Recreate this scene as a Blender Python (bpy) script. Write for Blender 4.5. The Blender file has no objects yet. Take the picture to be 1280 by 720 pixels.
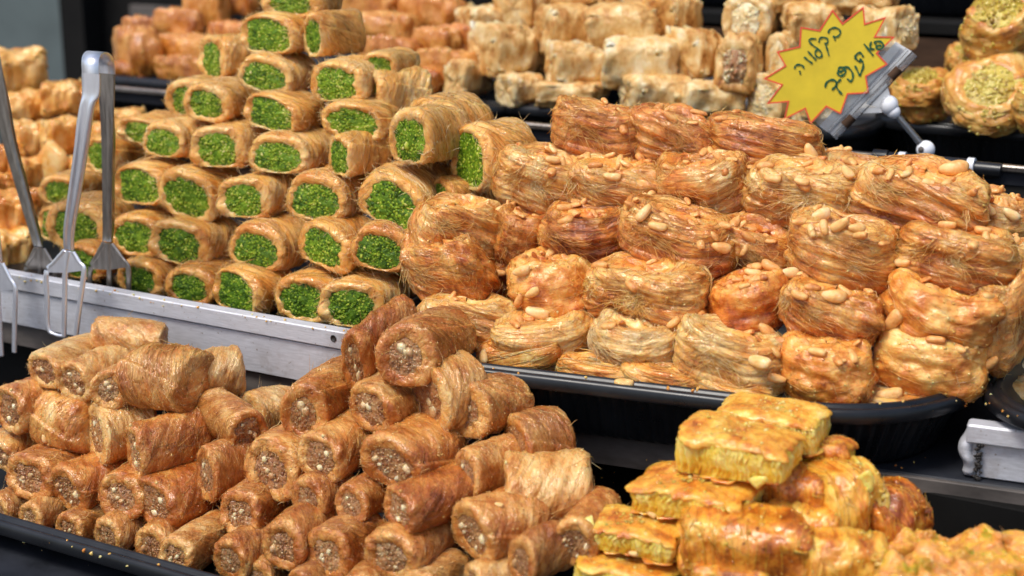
import bpy, math, random
import numpy as np
from mathutils import Matrix, Vector

# ------------------------------------------------------------------ camera, light, exposure
SC = bpy.context.scene
COL = SC.collection
RAD = math.radians
CAM = np.array([0.0, 0.0, 1.30])            # eye height over the street
F_PX = 1900.0                                # focal length in pixels of the 1280 wide photograph
YAW, PITCH = RAD(30), RAD(15)
FW = np.array([-math.sin(YAW)*math.cos(PITCH), math.cos(YAW)*math.cos(PITCH), -math.sin(PITCH)])
RT = np.array([math.cos(YAW), math.sin(YAW), 0.0])
UP = np.cross(RT, FW)
FH = np.array([-math.sin(YAW), math.cos(YAW), 0.0])

cd = bpy.data.cameras.new('camera')
cam = bpy.data.objects.new('camera', cd)
COL.objects.link(cam)
cd.sensor_width = 36.0
cd.lens = F_PX/1280*36
cd.clip_start, cd.clip_end = 0.05, 100
cam.matrix_world = Matrix(((RT[0], UP[0], -FW[0], CAM[0]), (RT[1], UP[1], -FW[1], CAM[1]),
                           (RT[2], UP[2], -FW[2], CAM[2]), (0, 0, 0, 1)))
cd.dof.use_dof = True
cd.dof.focus_distance = 0.97
cd.dof.aperture_fstop = 7.0
SC.camera = cam

SUN_EL, SUN_AZ = RAD(62), RAD(200)           # azimuth clockwise from +Y
w = bpy.data.worlds.new('World'); SC.world = w; w.use_nodes = True
nt = w.node_tree
sky = nt.nodes.new('ShaderNodeTexSky'); sky.sky_type = 'NISHITA'; sky.sun_disc = False
sky.sun_elevation = SUN_EL; sky.sun_rotation = SUN_AZ
sky.air_density = 1.0; sky.dust_density = 3.0; sky.ozone_density = 1.0
nt.nodes['Background'].inputs['Strength'].default_value = 0.15
nt.links.new(sky.outputs[0], nt.nodes['Background'].inputs['Color'])
sd = bpy.data.lights.new('sun', 'SUN'); sd.energy = 2.35; sd.angle = RAD(20); sd.color = (1.0, 0.965, 0.90)
sun = bpy.data.objects.new('sun', sd); COL.objects.link(sun)
sv = Vector((math.sin(SUN_AZ)*math.cos(SUN_EL), math.cos(SUN_AZ)*math.cos(SUN_EL), math.sin(SUN_EL)))
sun.rotation_euler = sv.to_track_quat('Z', 'Y').to_euler()
vs = SC.view_settings
SC.display_settings.display_device = 'sRGB'
vs.view_transform = 'Standard'; vs.look = 'None'; vs.gamma = 1; vs.use_curve_mapping = False
vs.exposure = 0.18
SC.render.engine = 'CYCLES'
SC.cycles.use_denoising = True
SC.cycles.max_bounces = 6; SC.cycles.diffuse_bounces = 4; SC.cycles.glossy_bounces = 3
SC.cycles.transmission_bounces = 5; SC.cycles.transparent_max_bounces = 6
SC.cycles.caustics_reflective = False; SC.cycles.caustics_refractive = False
SC.cycles.sample_clamp_indirect = 4.0

def ray(x, y):
    return FW + RT*((x-640)/F_PX) - UP*((y-360)/F_PX)
def at_depth(x, y, Y):                       # point of the sight line on the vertical plane Y (parallel to the stall front)
    r = ray(x, y); t = Y/r[1]
    return CAM + r*t, t
def at_level(x, y, z):                       # point of the sight line on the level z below/above the eye
    r = ray(x, y); t = z/r[2]
    return CAM + r*t

# ------------------------------------------------------------------ numeric helpers
def _h(i, j, k, s):
    n = (i*374761393 + j*668265263 + k*1274126177 + s*974634777) & 0xffffffff
    n = ((n ^ (n >> 13))*1274126177) & 0xffffffff
    n = n ^ (n >> 16)
    return (n & 0xffff)/65535.0
def vnoise(p, seed=0):
    p = np.asarray(p, float)
    i = np.floor(p).astype(np.int64); f = p-i; f = f*f*(3-2*f)
    x, y, z = i[..., 0], i[..., 1], i[..., 2]
    fx, fy, fz = f[..., 0], f[..., 1], f[..., 2]
    r = 0
    for a in (0, 1):
        for b in (0, 1):
            for c in (0, 1):
                wgt = (fx if a else 1-fx)*(fy if b else 1-fy)*(fz if c else 1-fz)
                r = r + wgt*_h(x+a, y+b, z+c, seed)
    return r*2-1
def fbm(p, seed=0, o=3):
    s = 0; a = 1.0; t = 0
    for k in range(o):
        s = s + a*vnoise(np.asarray(p)*2**k, seed+k*7); t += a; a *= .5
    return s/t

class MB:
    """collects vertices, faces and the attributes tone / flow, and makes ONE mesh of them"""
    def __init__(s): s.v = []; s.f4 = []; s.f3 = []; s.t = []; s.u = []; s.n = 0
    def add(s, v, f, tone=0.0, flow=None):
        v = np.asarray(v, float).reshape(-1, 3); f = np.asarray(f, np.int64)
        (s.f4 if f.shape[1] == 4 else s.f3).append(f+s.n)
        s.v.append(v); s.n += len(v)
        s.t.append(np.broadcast_to(np.asarray(tone, float), (len(v),)))
        s.u.append(np.zeros((len(v), 3)) if flow is None else np.asarray(flow, float).reshape(-1, 3))
    def mesh(s, name, mat, smooth=True):
        v = np.concatenate(s.v); me = bpy.data.meshes.new(name)
        n4 = sum(len(f) for f in s.f4); n3 = sum(len(f) for f in s.f3)
        idx = np.concatenate([f.ravel() for f in s.f4]+[f.ravel() for f in s.f3])
        st = np.concatenate([np.arange(n4)*4, n4*4+np.arange(n3)*3])
        me.vertices.add(len(v)); me.vertices.foreach_set('co', v.ravel())
        me.loops.add(len(idx)); me.loops.foreach_set('vertex_index', idx)
        me.polygons.add(n4+n3); me.polygons.foreach_set('loop_start', st)
        me.polygons.foreach_set('use_smooth', np.full(n4+n3, smooth))
        me.update(calc_edges=True); me.validate()
        a = me.attributes.new('tone', 'FLOAT', 'POINT'); a.data.foreach_set('value', np.concatenate(s.t))
        a = me.attributes.new('flow', 'FLOAT_VECTOR', 'POINT'); a.data.foreach_set('vector', np.concatenate(s.u).ravel())
        if mat: me.materials.append(mat)
        return me

def grid_faces(ni, nj, wrap=True, flip=False):
    i, j = np.meshgrid(np.arange(ni-1), np.arange(nj if wrap else nj-1), indexing='ij')
    j2 = (j+1) % nj
    q = np.stack([i*nj+j, i*nj+j2, (i+1)*nj+j2, (i+1)*nj+j], -1).reshape(-1, 4)
    return q[:, ::-1] if flip else q
def grid_normals(G):
    di = np.gradient(G, axis=0)
    dj = (np.roll(G, -1, 1)-np.roll(G, 1, 1))*.5
    n = np.cross(dj, di); l = np.linalg.norm(n, axis=-1, keepdims=True)
    n = n/np.maximum(l, 1e-12)
    c = G.reshape(-1, 3).mean(0)
    if np.sum(n*(G-c)) < 0: n = -n
    return n
def sample(A, i, j):
    ni, nj = A.shape[:2]
    i = np.clip(i, 0, ni-1.001); i0 = np.floor(i).astype(int); fi = (i-i0)[..., None]
    j = np.mod(j, nj); j0 = np.floor(j).astype(int) % nj; fj = (j-np.floor(j))[..., None]; j1 = (j0+1) % nj
    return (A[i0, j0]*(1-fi)+A[i0+1, j0]*fi)*(1-fj)+(A[i0, j1]*(1-fi)+A[i0+1, j1]*fi)*fj

def tubes(mb, P, rad, tone, sides=3, taper=True):
    """P: n strands x m points x 3 -> n thin tubes"""
    n, m = P.shape[:2]
    T = np.gradient(P, axis=1); T /= np.maximum(np.linalg.norm(T, axis=-1, keepdims=True), 1e-12)
    ref = np.zeros_like(T); ref[..., 2] = 1; ref[np.abs(T[..., 2]) > .9] = (1, 0, 0)
    A = np.cross(T, ref); A /= np.maximum(np.linalg.norm(A, axis=-1, keepdims=True), 1e-12)
    B = np.cross(T, A)
    w = np.ones(m)
    if taper: w = np.clip(np.minimum(np.arange(m)+.25, m-.75-np.arange(m))/1.5, .15, 1)
    rad = np.broadcast_to(np.asarray(rad, float), (n,))
    R = rad[:, None]*w[None]
    rings = [P+(A*math.cos(2*math.pi*k/sides)+B*math.sin(2*math.pi*k/sides))*R[..., None] for k in range(sides)]
    V = np.stack(rings, 2)                                     # n m s 3
    k = np.arange(sides); k2 = (k+1) % sides
    base = (np.arange(n)*m*sides)[:, None, None]+(np.arange(m-1)*sides)[None, :, None]
    q = np.stack([base+k, base+k2, base+sides+k2, base+sides+k], -1).reshape(-1, 4)
    tv = np.repeat(np.broadcast_to(np.asarray(tone, float), (n,)), m*sides)
    fl = np.zeros((n, m, sides, 3)); fl[..., 0] = (np.arange(m)*.002)[None, :, None]
    fl[..., 1] = (np.arange(n)*.0137)[:, None, None]
    mb.add(V.reshape(-1, 3), q, tv, fl.reshape(-1, 3))

ICO_V = None
def ico():
    global ICO_V, ICO_F
    if ICO_V is None:
        p = (1+5**.5)/2
        v = np.array([(-1, p, 0), (1, p, 0), (-1, -p, 0), (1, -p, 0), (0, -1, p), (0, 1, p), (0, -1, -p), (0, 1, -p),
                      (p, 0, -1), (p, 0, 1), (-p, 0, -1), (-p, 0, 1)], float)
        ICO_V = v/np.linalg.norm(v[0])
        ICO_F = np.array([(0, 11, 5), (0, 5, 1), (0, 1, 7), (0, 7, 10), (0, 10, 11), (1, 5, 9), (5, 11, 4), (11, 10, 2), (10, 7, 6),
                          (7, 1, 8), (3, 9, 4), (3, 4, 2), (3, 2, 6), (3, 6, 8), (3, 8, 9), (4, 9, 5), (2, 4, 11), (6, 2, 10), (8, 6, 7), (9, 8, 1)])
    return ICO_V, ICO_F
def crumbs(mb, pts, sizes, rng, tone_lo=-.4, tone_hi=.4):
    V, Fc = ico()
    for p, s in zip(pts, sizes):
        m = rng.normal(size=(3, 3)); q, _ = np.linalg.qr(m)
        v = V*(1+rng.uniform(-.3, .3, (12, 1)))*s*rng.uniform(.55, 1.2, 3)
        mb.add(v@q+p, Fc, rng.uniform(tone_lo, tone_hi))

# ------------------------------------------------------------------ materials
def new_mat(name):
    m = bpy.data.materials.new(name); m.use_nodes = True
    nt = m.node_tree; return m, nt, nt.nodes['Principled BSDF']
def N(nt, t, **kw):
    n = nt.nodes.new(t)
    for k, v in kw.items(): setattr(n, k, v)
    return n
def math_node(nt, op, a, b=None, clamp=False):
    n = N(nt, 'ShaderNodeMath', operation=op); n.use_clamp = clamp
    for k, x in ((0, a), (1, b)):
        if x is None: continue
        if isinstance(x, (int, float)): n.inputs[k].default_value = x
        else: nt.links.new(x, n.inputs[k])
    return n.outputs[0]
def ramp(nt, fac, stops):
    r = N(nt, 'ShaderNodeValToRGB')
    e = r.color_ramp.elements
    while len(e) < len(stops): e.new(.5)
    for k, (p, c) in enumerate(stops):
        e[k].position = p; e[k].color = (*c, 1)
    nt.links.new(fac, r.inputs[0]); return r.outputs[0]
def noise(nt, vec, scale, detail=3, rough=.55):
    n = N(nt, 'ShaderNodeTexNoise'); n.inputs['Scale'].default_value = scale
    n.inputs['Detail'].default_value = detail; n.inputs['Roughness'].default_value = rough
    if vec is not None: nt.links.new(vec, n.inputs['Vector'])
    return n.outputs['Fac']

def pastry_mat(name, stops, streak=(90, 1300), gloss=.35, coat=.5, bump=.35, patch=70, sss=.12, streak_amt=.4, patch_amt=.9, fine=1800, grain=.7, stw=.8, cbump=.5, crough=.10):
    m, nt, bs = new_mat(name)
    L = nt.links.new
    fl = N(nt, 'ShaderNodeAttribute', attribute_name='flow')
    tn = N(nt, 'ShaderNodeAttribute', attribute_name='tone')
    oi = N(nt, 'ShaderNodeObjectInfo')
    tc = N(nt, 'ShaderNodeTexCoord')
    off = N(nt, 'ShaderNodeVectorMath', operation='ADD'); L(tc.outputs['Object'], off.inputs[0])
    cmb = N(nt, 'ShaderNodeCombineXYZ')
    rnd = math_node(nt, 'MULTIPLY', oi.outputs['Random'], 3.7)
    L(rnd, cmb.inputs[0]); L(rnd, cmb.inputs[1]); L(cmb.outputs[0], off.inputs[1])
    sm = N(nt, 'ShaderNodeVectorMath', operation='MULTIPLY'); L(fl.outputs['Vector'], sm.inputs[0]); sm.inputs[1].default_value = (streak[0], streak[1], 1)
    sa = N(nt, 'ShaderNodeVectorMath', operation='ADD'); L(sm.outputs[0], sa.inputs[0]); L(cmb.outputs[0], sa.inputs[1])
    st1 = noise(nt, sa.outputs[0], 1.0, 2, .6); st2 = noise(nt, sa.outputs[0], .36, 2, .55)
    st = math_node(nt, 'ADD', math_node(nt, 'MULTIPLY', st1, .5), math_node(nt, 'MULTIPLY', st2, .5))
    pt = noise(nt, off.outputs[0], patch, 4, .6)
    pf = noise(nt, off.outputs[0], patch*5, 3, .6)
    fi = noise(nt, off.outputs[0], fine, 2, .6)
    sep = N(nt, 'ShaderNodeSeparateColor'); L(oi.outputs['Color'], sep.inputs[0])
    v = math_node(nt, 'MULTIPLY', math_node(nt, 'SUBTRACT', st, .5), streak_amt*1.7)
    v2 = math_node(nt, 'MULTIPLY', math_node(nt, 'SUBTRACT', pt, .5), patch_amt)
    v3 = math_node(nt, 'MULTIPLY', math_node(nt, 'SUBTRACT', pf, .5), .45)
    s = math_node(nt, 'ADD', math_node(nt, 'ADD', v, v2), math_node(nt, 'ADD', v3, tn.outputs['Fac']))
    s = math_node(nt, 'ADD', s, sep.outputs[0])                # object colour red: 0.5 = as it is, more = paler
    col = ramp(nt, s, stops)
    mx = N(nt, 'ShaderNodeMix', data_type='RGBA', blend_type='MULTIPLY')
    L(math_node(nt, 'MULTIPLY', sep.outputs[1], 1.0), mx.inputs[0]); L(col, mx.inputs[6]); mx.inputs[7].default_value = (1.0, .72, .55, 1)
    col = mx.outputs[2]
    L(col, bs.inputs['Base Color'])
    gr = noise(nt, off.outputs[0], 620, 2, .6)
    h = math_node(nt, 'ADD', math_node(nt, 'MULTIPLY', st, stw), math_node(nt, 'ADD', math_node(nt, 'MULTIPLY', fi, .3), math_node(nt, 'ADD', math_node(nt, 'MULTIPLY', pf, .9), math_node(nt, 'MULTIPLY', gr, grain))))
    bp = N(nt, 'ShaderNodeBump'); bp.inputs['Strength'].default_value = bump; bp.inputs['Distance'].default_value = .0015
    L(h, bp.inputs['Height']); L(bp.outputs[0], bs.inputs['Normal'])
    L(math_node(nt, 'ADD', math_node(nt, 'MULTIPLY', gr, .35), gloss-.12), bs.inputs['Roughness'])
    wet = math_node(nt, 'MULTIPLY', math_node(nt, 'ADD', math_node(nt, 'MULTIPLY', math_node(nt, 'SUBTRACT', pf, .5), 4.0), .9), sep.outputs[2], True)
    L(math_node(nt, 'MULTIPLY', wet, coat*3, True), bs.inputs['Coat Weight'])
    bs.inputs['Coat Roughness'].default_value = crough
    bs.inputs['Coat IOR'].default_value = 1.6
    bs.inputs['Coat Tint'].default_value = (1.0, .88, .68, 1)
    hc = math_node(nt, 'ADD', math_node(nt, 'MULTIPLY', pf, 1.0), math_node(nt, 'ADD', math_node(nt, 'MULTIPLY', gr, .6), math_node(nt, 'MULTIPLY', st, .5)))
    bc = N(nt, 'ShaderNodeBump'); bc.inputs['Strength'].default_value = cbump; bc.inputs['Distance'].default_value = .0015
    L(hc, bc.inputs['Height']); L(bc.outputs[0], bs.inputs['Coat Normal'])
    bs.inputs['Specular IOR Level'].default_value = .18
    if sss:
        bs.inputs['Subsurface Weight'].default_value = sss
        bs.inputs['Subsurface Radius'].default_value = (1.0, .38, .12)
        bs.inputs['Subsurface Scale'].default_value = .005
    return m

M = {}
M['green_roll'] = pastry_mat('golden shredded pastry', [(.04, (.28, .08, .014)), (.30, (.60, .245, .045)), (.54, (.80, .45, .125)), (.90, (.89, .69, .35))], streak=(80, 1700), coat=.40, gloss=.40, bump=.5, sss=.5, patch_amt=.9, streak_amt=.32)
M['nest'] = pastry_mat('syrupy shredded pastry', [(.02, (.20, .034, .006)), (.24, (.50, .130, .022)), (.50, (.76, .316, .066)), (.76, (.90, .56, .185)), (1.0, (.94, .74, .38))], streak=(60, 2000), coat=.7, gloss=.32, bump=.55, sss=.5, patch_amt=1.35, cbump=.5, crough=.08)
M['nut_roll'] = pastry_mat('brown syrupy shredded pastry', [(.02, (.13, .028, .006)), (.26, (.34, .095, .020)), (.50, (.53, .205, .048)), (.74, (.74, .42, .145)), (1.0, (.87, .68, .36))], streak=(80, 1900), coat=.65, gloss=.35, bump=.6, sss=.4, patch_amt=1.15, grain=1.1, cbump=.7, crough=.09, streak_amt=.3)
M['filo'] = pastry_mat('pale filo', [(.05, (.26, .09, .022)), (.26, (.54, .27, .075)), (.48, (.71, .46, .18)), (.70, (.82, .65, .36)), (.95, (.88, .80, .60))], coat=.4, gloss=.38, streak_amt=.25, patch=85, patch_amt=1.5, bump=.5, sss=.25)
M['golden'] = pastry_mat('golden peanut pastry', [(.05, (.30, .09, .02)), (.28, (.66, .28, .055)), (.52, (.82, .47, .13)), (.85, (.88, .68, .36))], coat=.6, gloss=.3, streak_amt=.2, patch=65, patch_amt=1.3, bump=.45, sss=.35)
M['amber'] = pastry_mat('amber syrup slice', [(.05, (.20, .055, .012)), (.30, (.44, .155, .03)), (.52, (.62, .285, .065)), (.85, (.80, .50, .19))], coat=.7, gloss=.3, streak_amt=.25, patch=85, patch_amt=1.1, bump=.5, sss=.3)
M['layers'] = pastry_mat('yellow filo layers', [(.03, (.46, .18, .014)), (.24, (.76, .44, .03)), (.46, (.88, .64, .085)), (.80, (.93, .80, .30))], streak=(90, 900), coat=.8, gloss=.26, streak_amt=.4, patch=80, patch_amt=1.0, bump=.4, sss=.6)
M['crust'] = pastry_mat('baked filo crust', [(.03, (.28, .065, .010)), (.26, (.62, .21, .025)), (.48, (.80, .42, .06)), (.70, (.88, .62, .13)), (.95, (.91, .76, .33))], coat=.85, gloss=.26, streak_amt=.3, patch=80, patch_amt=1.4, bump=.45, sss=.5, grain=.7, cbump=.4, crough=.08)
M['pist_nest'] = pastry_mat('pistachio nest rim', [(.05, (.20, .06, .012)), (.30, (.50, .18, .035)), (.54, (.68, .36, .075)), (.85, (.78, .58, .22))], coat=.5, gloss=.33, patch_amt=1.3, bump=.5, sss=.3)
M['green'] = pastry_mat('chopped pistachio', [(.05, (.035, .09, .004)), (.28, (.11, .22, .008)), (.50, (.25, .39, .02)), (.72, (.46, .53, .06)), (1.0, (.78, .70, .36))], coat=.15, gloss=.5, streak_amt=0, patch=210, patch_amt=1.0, bump=.4, sss=0)
M['greengold'] = pastry_mat('pistachio crumble in syrup', [(.05, (.2, .11, .012)), (.3, (.40, .28, .03)), (.55, (.56, .46, .065)), (.8, (.68, .60, .18))], coat=.6, gloss=.3, streak_amt=0, patch=140, patch_amt=1.2, sss=.2, bump=.5)
M['flecked'] = pastry_mat('green flecked baked pastry', [(.03, (.30, .30, .015)), (.20, (.50, .42, .03)), (.32, (.76, .48, .06)), (.52, (.80, .42, .09)), (.68, (.72, .31, .09)), (.84, (.84, .52, .20)), (1.0, (.91, .74, .40))], coat=.8, gloss=.26, streak_amt=.2, patch=62, patch_amt=2.0, bump=.45, sss=.35)
M['nutmeat'] = pastry_mat('chopped nut filling', [(.02, (.10, .032, .015)), (.26, (.24, .09, .038)), (.48, (.40, .19, .085)), (.72, (.58, .36, .19)), (1.0, (.85, .75, .54))], coat=.7, gloss=.28, streak_amt=0, patch=170, patch_amt=.8, bump=.6, sss=.35)
M['peanut'] = pastry_mat('roasted peanut', [(.05, (.36, .12, .03)), (.28, (.66, .31, .09)), (.52, (.82, .53, .21)), (.85, (.90, .74, .46))], coat=.35, gloss=.36, streak=(60, 500), streak_amt=.15, patch=120, patch_amt=.9, bump=.2, sss=.35)

def simple_mat(name, col, rough=.5, metal=0, noise_amt=.0, nscale=40, bump=0, coat=0, stretch=None, spec=.5):
    m, nt, bs = new_mat(name); L = nt.links.new
    bs.inputs['Roughness'].default_value = rough; bs.inputs['Metallic'].default_value = metal
    bs.inputs['Coat Weight'].default_value = coat; bs.inputs['Coat Roughness'].default_value = .1
    bs.inputs['Specular IOR Level'].default_value = spec
    tc = N(nt, 'ShaderNodeTexCoord'); vec = tc.outputs['Object']
    if stretch:
        mp = N(nt, 'ShaderNodeMapping'); mp.inputs['Scale'].default_value = stretch; L(vec, mp.inputs['Vector']); vec = mp.outputs[0]
    f = noise(nt, vec, nscale, 5, .62)
    lo = tuple(max(0, c*(1-noise_amt)) for c in col); hi = tuple(min(1, c*(1+noise_amt)) for c in col)
    L(ramp(nt, f, [(.3, lo), (.7, hi)]), bs.inputs['Base Color'])
    L(math_node(nt, 'ADD', math_node(nt, 'MULTIPLY', f, .25), rough-.12), bs.inputs['Roughness'])
    if bump:
        bp = N(nt, 'ShaderNodeBump'); bp.inputs['Strength'].default_value = bump; bp.inputs['Distance'].default_value = .001
        L(f, bp.inputs['Height']); L(bp.outputs[0], bs.inputs['Normal'])
    return m
M['black_plastic'] = simple_mat('black tray plastic', (.009, .010, .012), .30, 0, .4, 38, .14, coat=.0, spec=.42)
def alu():
    m = simple_mat('worn aluminium', (.62, .63, .67), .52, .35, .14, 30, .05, stretch=(3, 30, 30)); nt = m.node_tree; L = nt.links.new; bs = nt.nodes['Principled BSDF']
    tc = N(nt, 'ShaderNodeTexCoord'); n1 = noise(nt, tc.outputs['Object'], 34, 6, .7); n2 = noise(nt, tc.outputs['Object'], 11, 3, .6); n3 = noise(nt, tc.outputs['Object'], 420, 2, .5)
    f = math_node(nt, 'MULTIPLY', ramp_f(nt, n1, .50, .66), ramp_f(nt, n2, .42, .62)); f = math_node(nt, 'MAXIMUM', math_node(nt, 'MULTIPLY', f, .5), math_node(nt, 'MULTIPLY', ramp_f(nt, n3, .70, .74), .7))
    src = bs.inputs['Base Color'].links[0].from_socket
    mx = N(nt, 'ShaderNodeMix', data_type='RGBA'); L(f, mx.inputs[0]); L(src, mx.inputs[6]); mx.inputs[7].default_value = (.20, .13, .07, 1); L(mx.outputs[2], bs.inputs['Base Color'])
    return m
def ramp_f(nt, v, lo, hi):
    r = N(nt, 'ShaderNodeMapRange'); r.inputs['From Min'].default_value = lo; r.inputs['From Max'].default_value = hi; nt.links.new(v, r.inputs['Value']); return r.outputs[0]
M['aluminium'] = alu()
M['steel'] = simple_mat('polished steel', (.88, .89, .94), .34, .85, .06, 50, .01, stretch=(6, 6, 1))
M['steel_dark'] = simple_mat('dark steel', (.34, .31, .28), .32, .9, .3, 50, .03, stretch=(6, 6, 1))  # darker, browner steel for the rear tongs arms, rail and stem core
M['shelf_dark'] = simple_mat('dark painted shelf', (.018, .020, .026), .5, 0, .5, 25, .08, spec=.22)
M['shelf_face'] = simple_mat('grimy steel face', (.11, .095, .085), .6, .1, .45, 22, .08, stretch=(1, 1, 3), spec=.3)
M['brown_board'] = simple_mat('brown board', (.06, .032, .018), .8, 0, .4, 20, .1, stretch=(1, 6, 6), spec=.2)
M['dark_board'] = simple_mat('black board', (.008, .0075, .007), .85, 0, .4, 12, .05, spec=.15)
M['wall'] = simple_mat('grey green plaster', (.085, .11, .11), .8, 0, .22, 5, .2)
M['ground'] = simple_mat('street paving', (.26, .25, .24), .85, 0, .2, 3, .2)
M['white_plastic'] = simple_mat('white plastic', (.82, .83, .86), .3, 0, .04, 60, 0)
M['yellow_card'] = simple_mat('yellow card', (.74, .54, .022), .5, 0, .10, 45, .10)
M['red_edge'] = simple_mat('red card border', (.80, .09, .035), .55, 0, .05, 60, 0)
M['ink'] = simple_mat('green marker ink', (.004, .085, .03), .5, 0, .3, 200, 0)
M['grime'] = simple_mat('dark grime', (.02, .016, .013), .6, 0, .5, 200, .1)
def clear_mat():
    m, nt, bs = new_mat('clear plastic'); L = nt.links.new
    tr = N(nt, 'ShaderNodeBsdfTransparent'); tr.inputs[0].default_value = (.98, .985, .99, 1)
    gl = N(nt, 'ShaderNodeBsdfGlossy'); gl.inputs['Roughness'].default_value = .12; gl.inputs[0].default_value = (1, 1, 1, 1)
    df = N(nt, 'ShaderNodeBsdfDiffuse'); df.inputs[0].default_value = (.92, .92, .92, 1)
    fr = N(nt, 'ShaderNodeFresnel'); fr.inputs['IOR'].default_value = 1.5
    tc = N(nt, 'ShaderNodeTexCoord'); f = noise(nt, tc.outputs['Object'], 160, 3)
    bp = N(nt, 'ShaderNodeBump'); bp.inputs['Strength'].default_value = .35; bp.inputs['Distance'].default_value = .001
    L(f, bp.inputs['Height']); L(bp.outputs[0], fr.inputs['Normal']); L(bp.outputs[0], gl.inputs['Normal'])
    m1 = N(nt, 'ShaderNodeMixShader'); m1.inputs[0].default_value = .07; L(tr.outputs[0], m1.inputs[1]); L(df.outputs[0], m1.inputs[2])
    m2 = N(nt, 'ShaderNodeMixShader'); L(math_node(nt, 'MULTIPLY', fr.outputs[0], 1.0, True), m2.inputs[0]); L(m1.outputs[0], m2.inputs[1]); L(gl.outputs[0], m2.inputs[2])
    nt.nodes.remove(bs); L(m2.outputs[0], nt.nodes['Material Output'].inputs['Surface'])
    return m
M['clear'] = clear_mat()
def sky_sheen():
    m = clear_mat(); m.name = 'frosted clear plastic'
    for n in m.node_tree.nodes:
        if n.type == 'MIX_SHADER' and not n.inputs[0].is_linked: n.inputs[0].default_value = .75  # white diffuse put in to imitate sky reflected off clear plastic
    return m
M['sky_sheen'] = sky_sheen()
# ------------------------------------------------------------------ generators of the pastry shapes (all in metres)
def resample(pts, n):
    p = np.array(pts, float); d = np.r_[0, np.cumsum(np.linalg.norm(np.diff(p, axis=0), axis=1))]
    t = np.linspace(0, d[-1], n)
    return np.stack([np.interp(t, d, p[:, k]) for k in range(p.shape[1])], 1)
def sgnpow(x, e): return np.sign(x)*np.abs(x)**e

class Surf:
    def __init__(s, G, alpha, metric_r):
        s.G = G; s.ni, s.nj = G.shape[:2]; s.alpha = alpha
        seg = np.linalg.norm(np.diff(G, axis=0), axis=-1).mean(1)
        s.li = seg.mean()
        s.circ = np.maximum(np.linalg.norm(np.roll(G, -1, 1)-G, axis=-1).sum(1), .004)
        s.N = grid_normals(G)
        i = np.arange(s.ni)[:, None]*s.li; j = np.arange(s.nj)[None, :]/s.nj*2*math.pi*metric_r
        a, b = math.cos(alpha), math.sin(alpha)
        s.flow = np.stack([i*a+j*b, -i*b+j*a, np.zeros_like(i+j)], -1)
    def displace(s, amp_freqs, seed):
        d = 0
        for k, (amp, fa, fc) in enumerate(amp_freqs):
            d = d+amp*vnoise(s.flow*np.array([fa, fc, 1])+np.array([0, 0, 3.3*k]), seed+k)
        s.G = s.G+s.N*np.asarray(d)[..., None]
        s.N = grid_normals(s.G)
    def emit(s, mb, tone=0.0, tonefield=None):
        t = tone if tonefield is None else tonefield.ravel()
        mb.add(s.G.reshape(-1, 3), grid_faces(s.ni, s.nj), t, s.flow.reshape(-1, 3))
    def strands(s, mb, rng, n, m, length, rad, ir, spread=.25, fly=.12, flylen=.004, lift=.00025, tone=(-.15, .3), curl=0, alpha=None, wob=.0004, at=None):
        ds = rng.uniform(.6, 1.3, n)*length/(m-1)
        i = rng.uniform(ir[0], ir[1], n)*(s.ni-1); j = rng.uniform(0, s.nj, n)
        if at is not None: i = rng.normal(at[0], at[2], n).clip(.05, .95)*(s.ni-1); j = at[1]+rng.normal(0, at[3], n)
        a0 = s.alpha if alpha is None else alpha
        ang = a0+rng.normal(0, spread, n)
        # neighbouring strands lean the same way
        c0 = sample(s.G, i, j)
        ang = ang+.55*vnoise(c0*90, int(rng.integers(1e6)))
        k = rng.normal(0, curl, n)
        P = []
        for q in range(m):
            g = sample(s.G, i, j); nn = sample(s.N, i, j)
            P.append((g, nn))
            i = i+np.cos(ang)*ds/s.li; j = j+np.sin(ang)*ds/np.interp(i, np.arange(s.ni), s.circ)*s.nj
            ang = ang+k*ds
            ang = np.where(i > ir[1]*(s.ni-1), -abs(ang), ang) if False else ang
            i = np.clip(i, ir[0]*(s.ni-1)*.8, ir[1]*(s.ni-1))
        G = np.stack([p[0] for p in P], 1); NN = np.stack([p[1] for p in P], 1)
        t = np.linspace(0, 1, m)[None]
        L = lift*rng.uniform(.2, 2.2, (n, 1))+np.zeros((n, m))
        isf = rng.random((n, 1)) < fly
        st = rng.uniform(.35, .7, (n, 1))
        L = L+isf*np.clip((t-st)/(1-st), 0, 1)**1.7*flylen*rng.uniform(.3, 1.3, (n, 1))
        W = fbm(G*350+rng.uniform(0, 99, (n, 1, 1)), 5, 2)*wob
        Q = G+NN*(L+W)[..., None]
        tubes(mb, Q, rng.uniform(.7, 1.25, n)*rad, rng.uniform(tone[0], tone[1], n))

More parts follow.
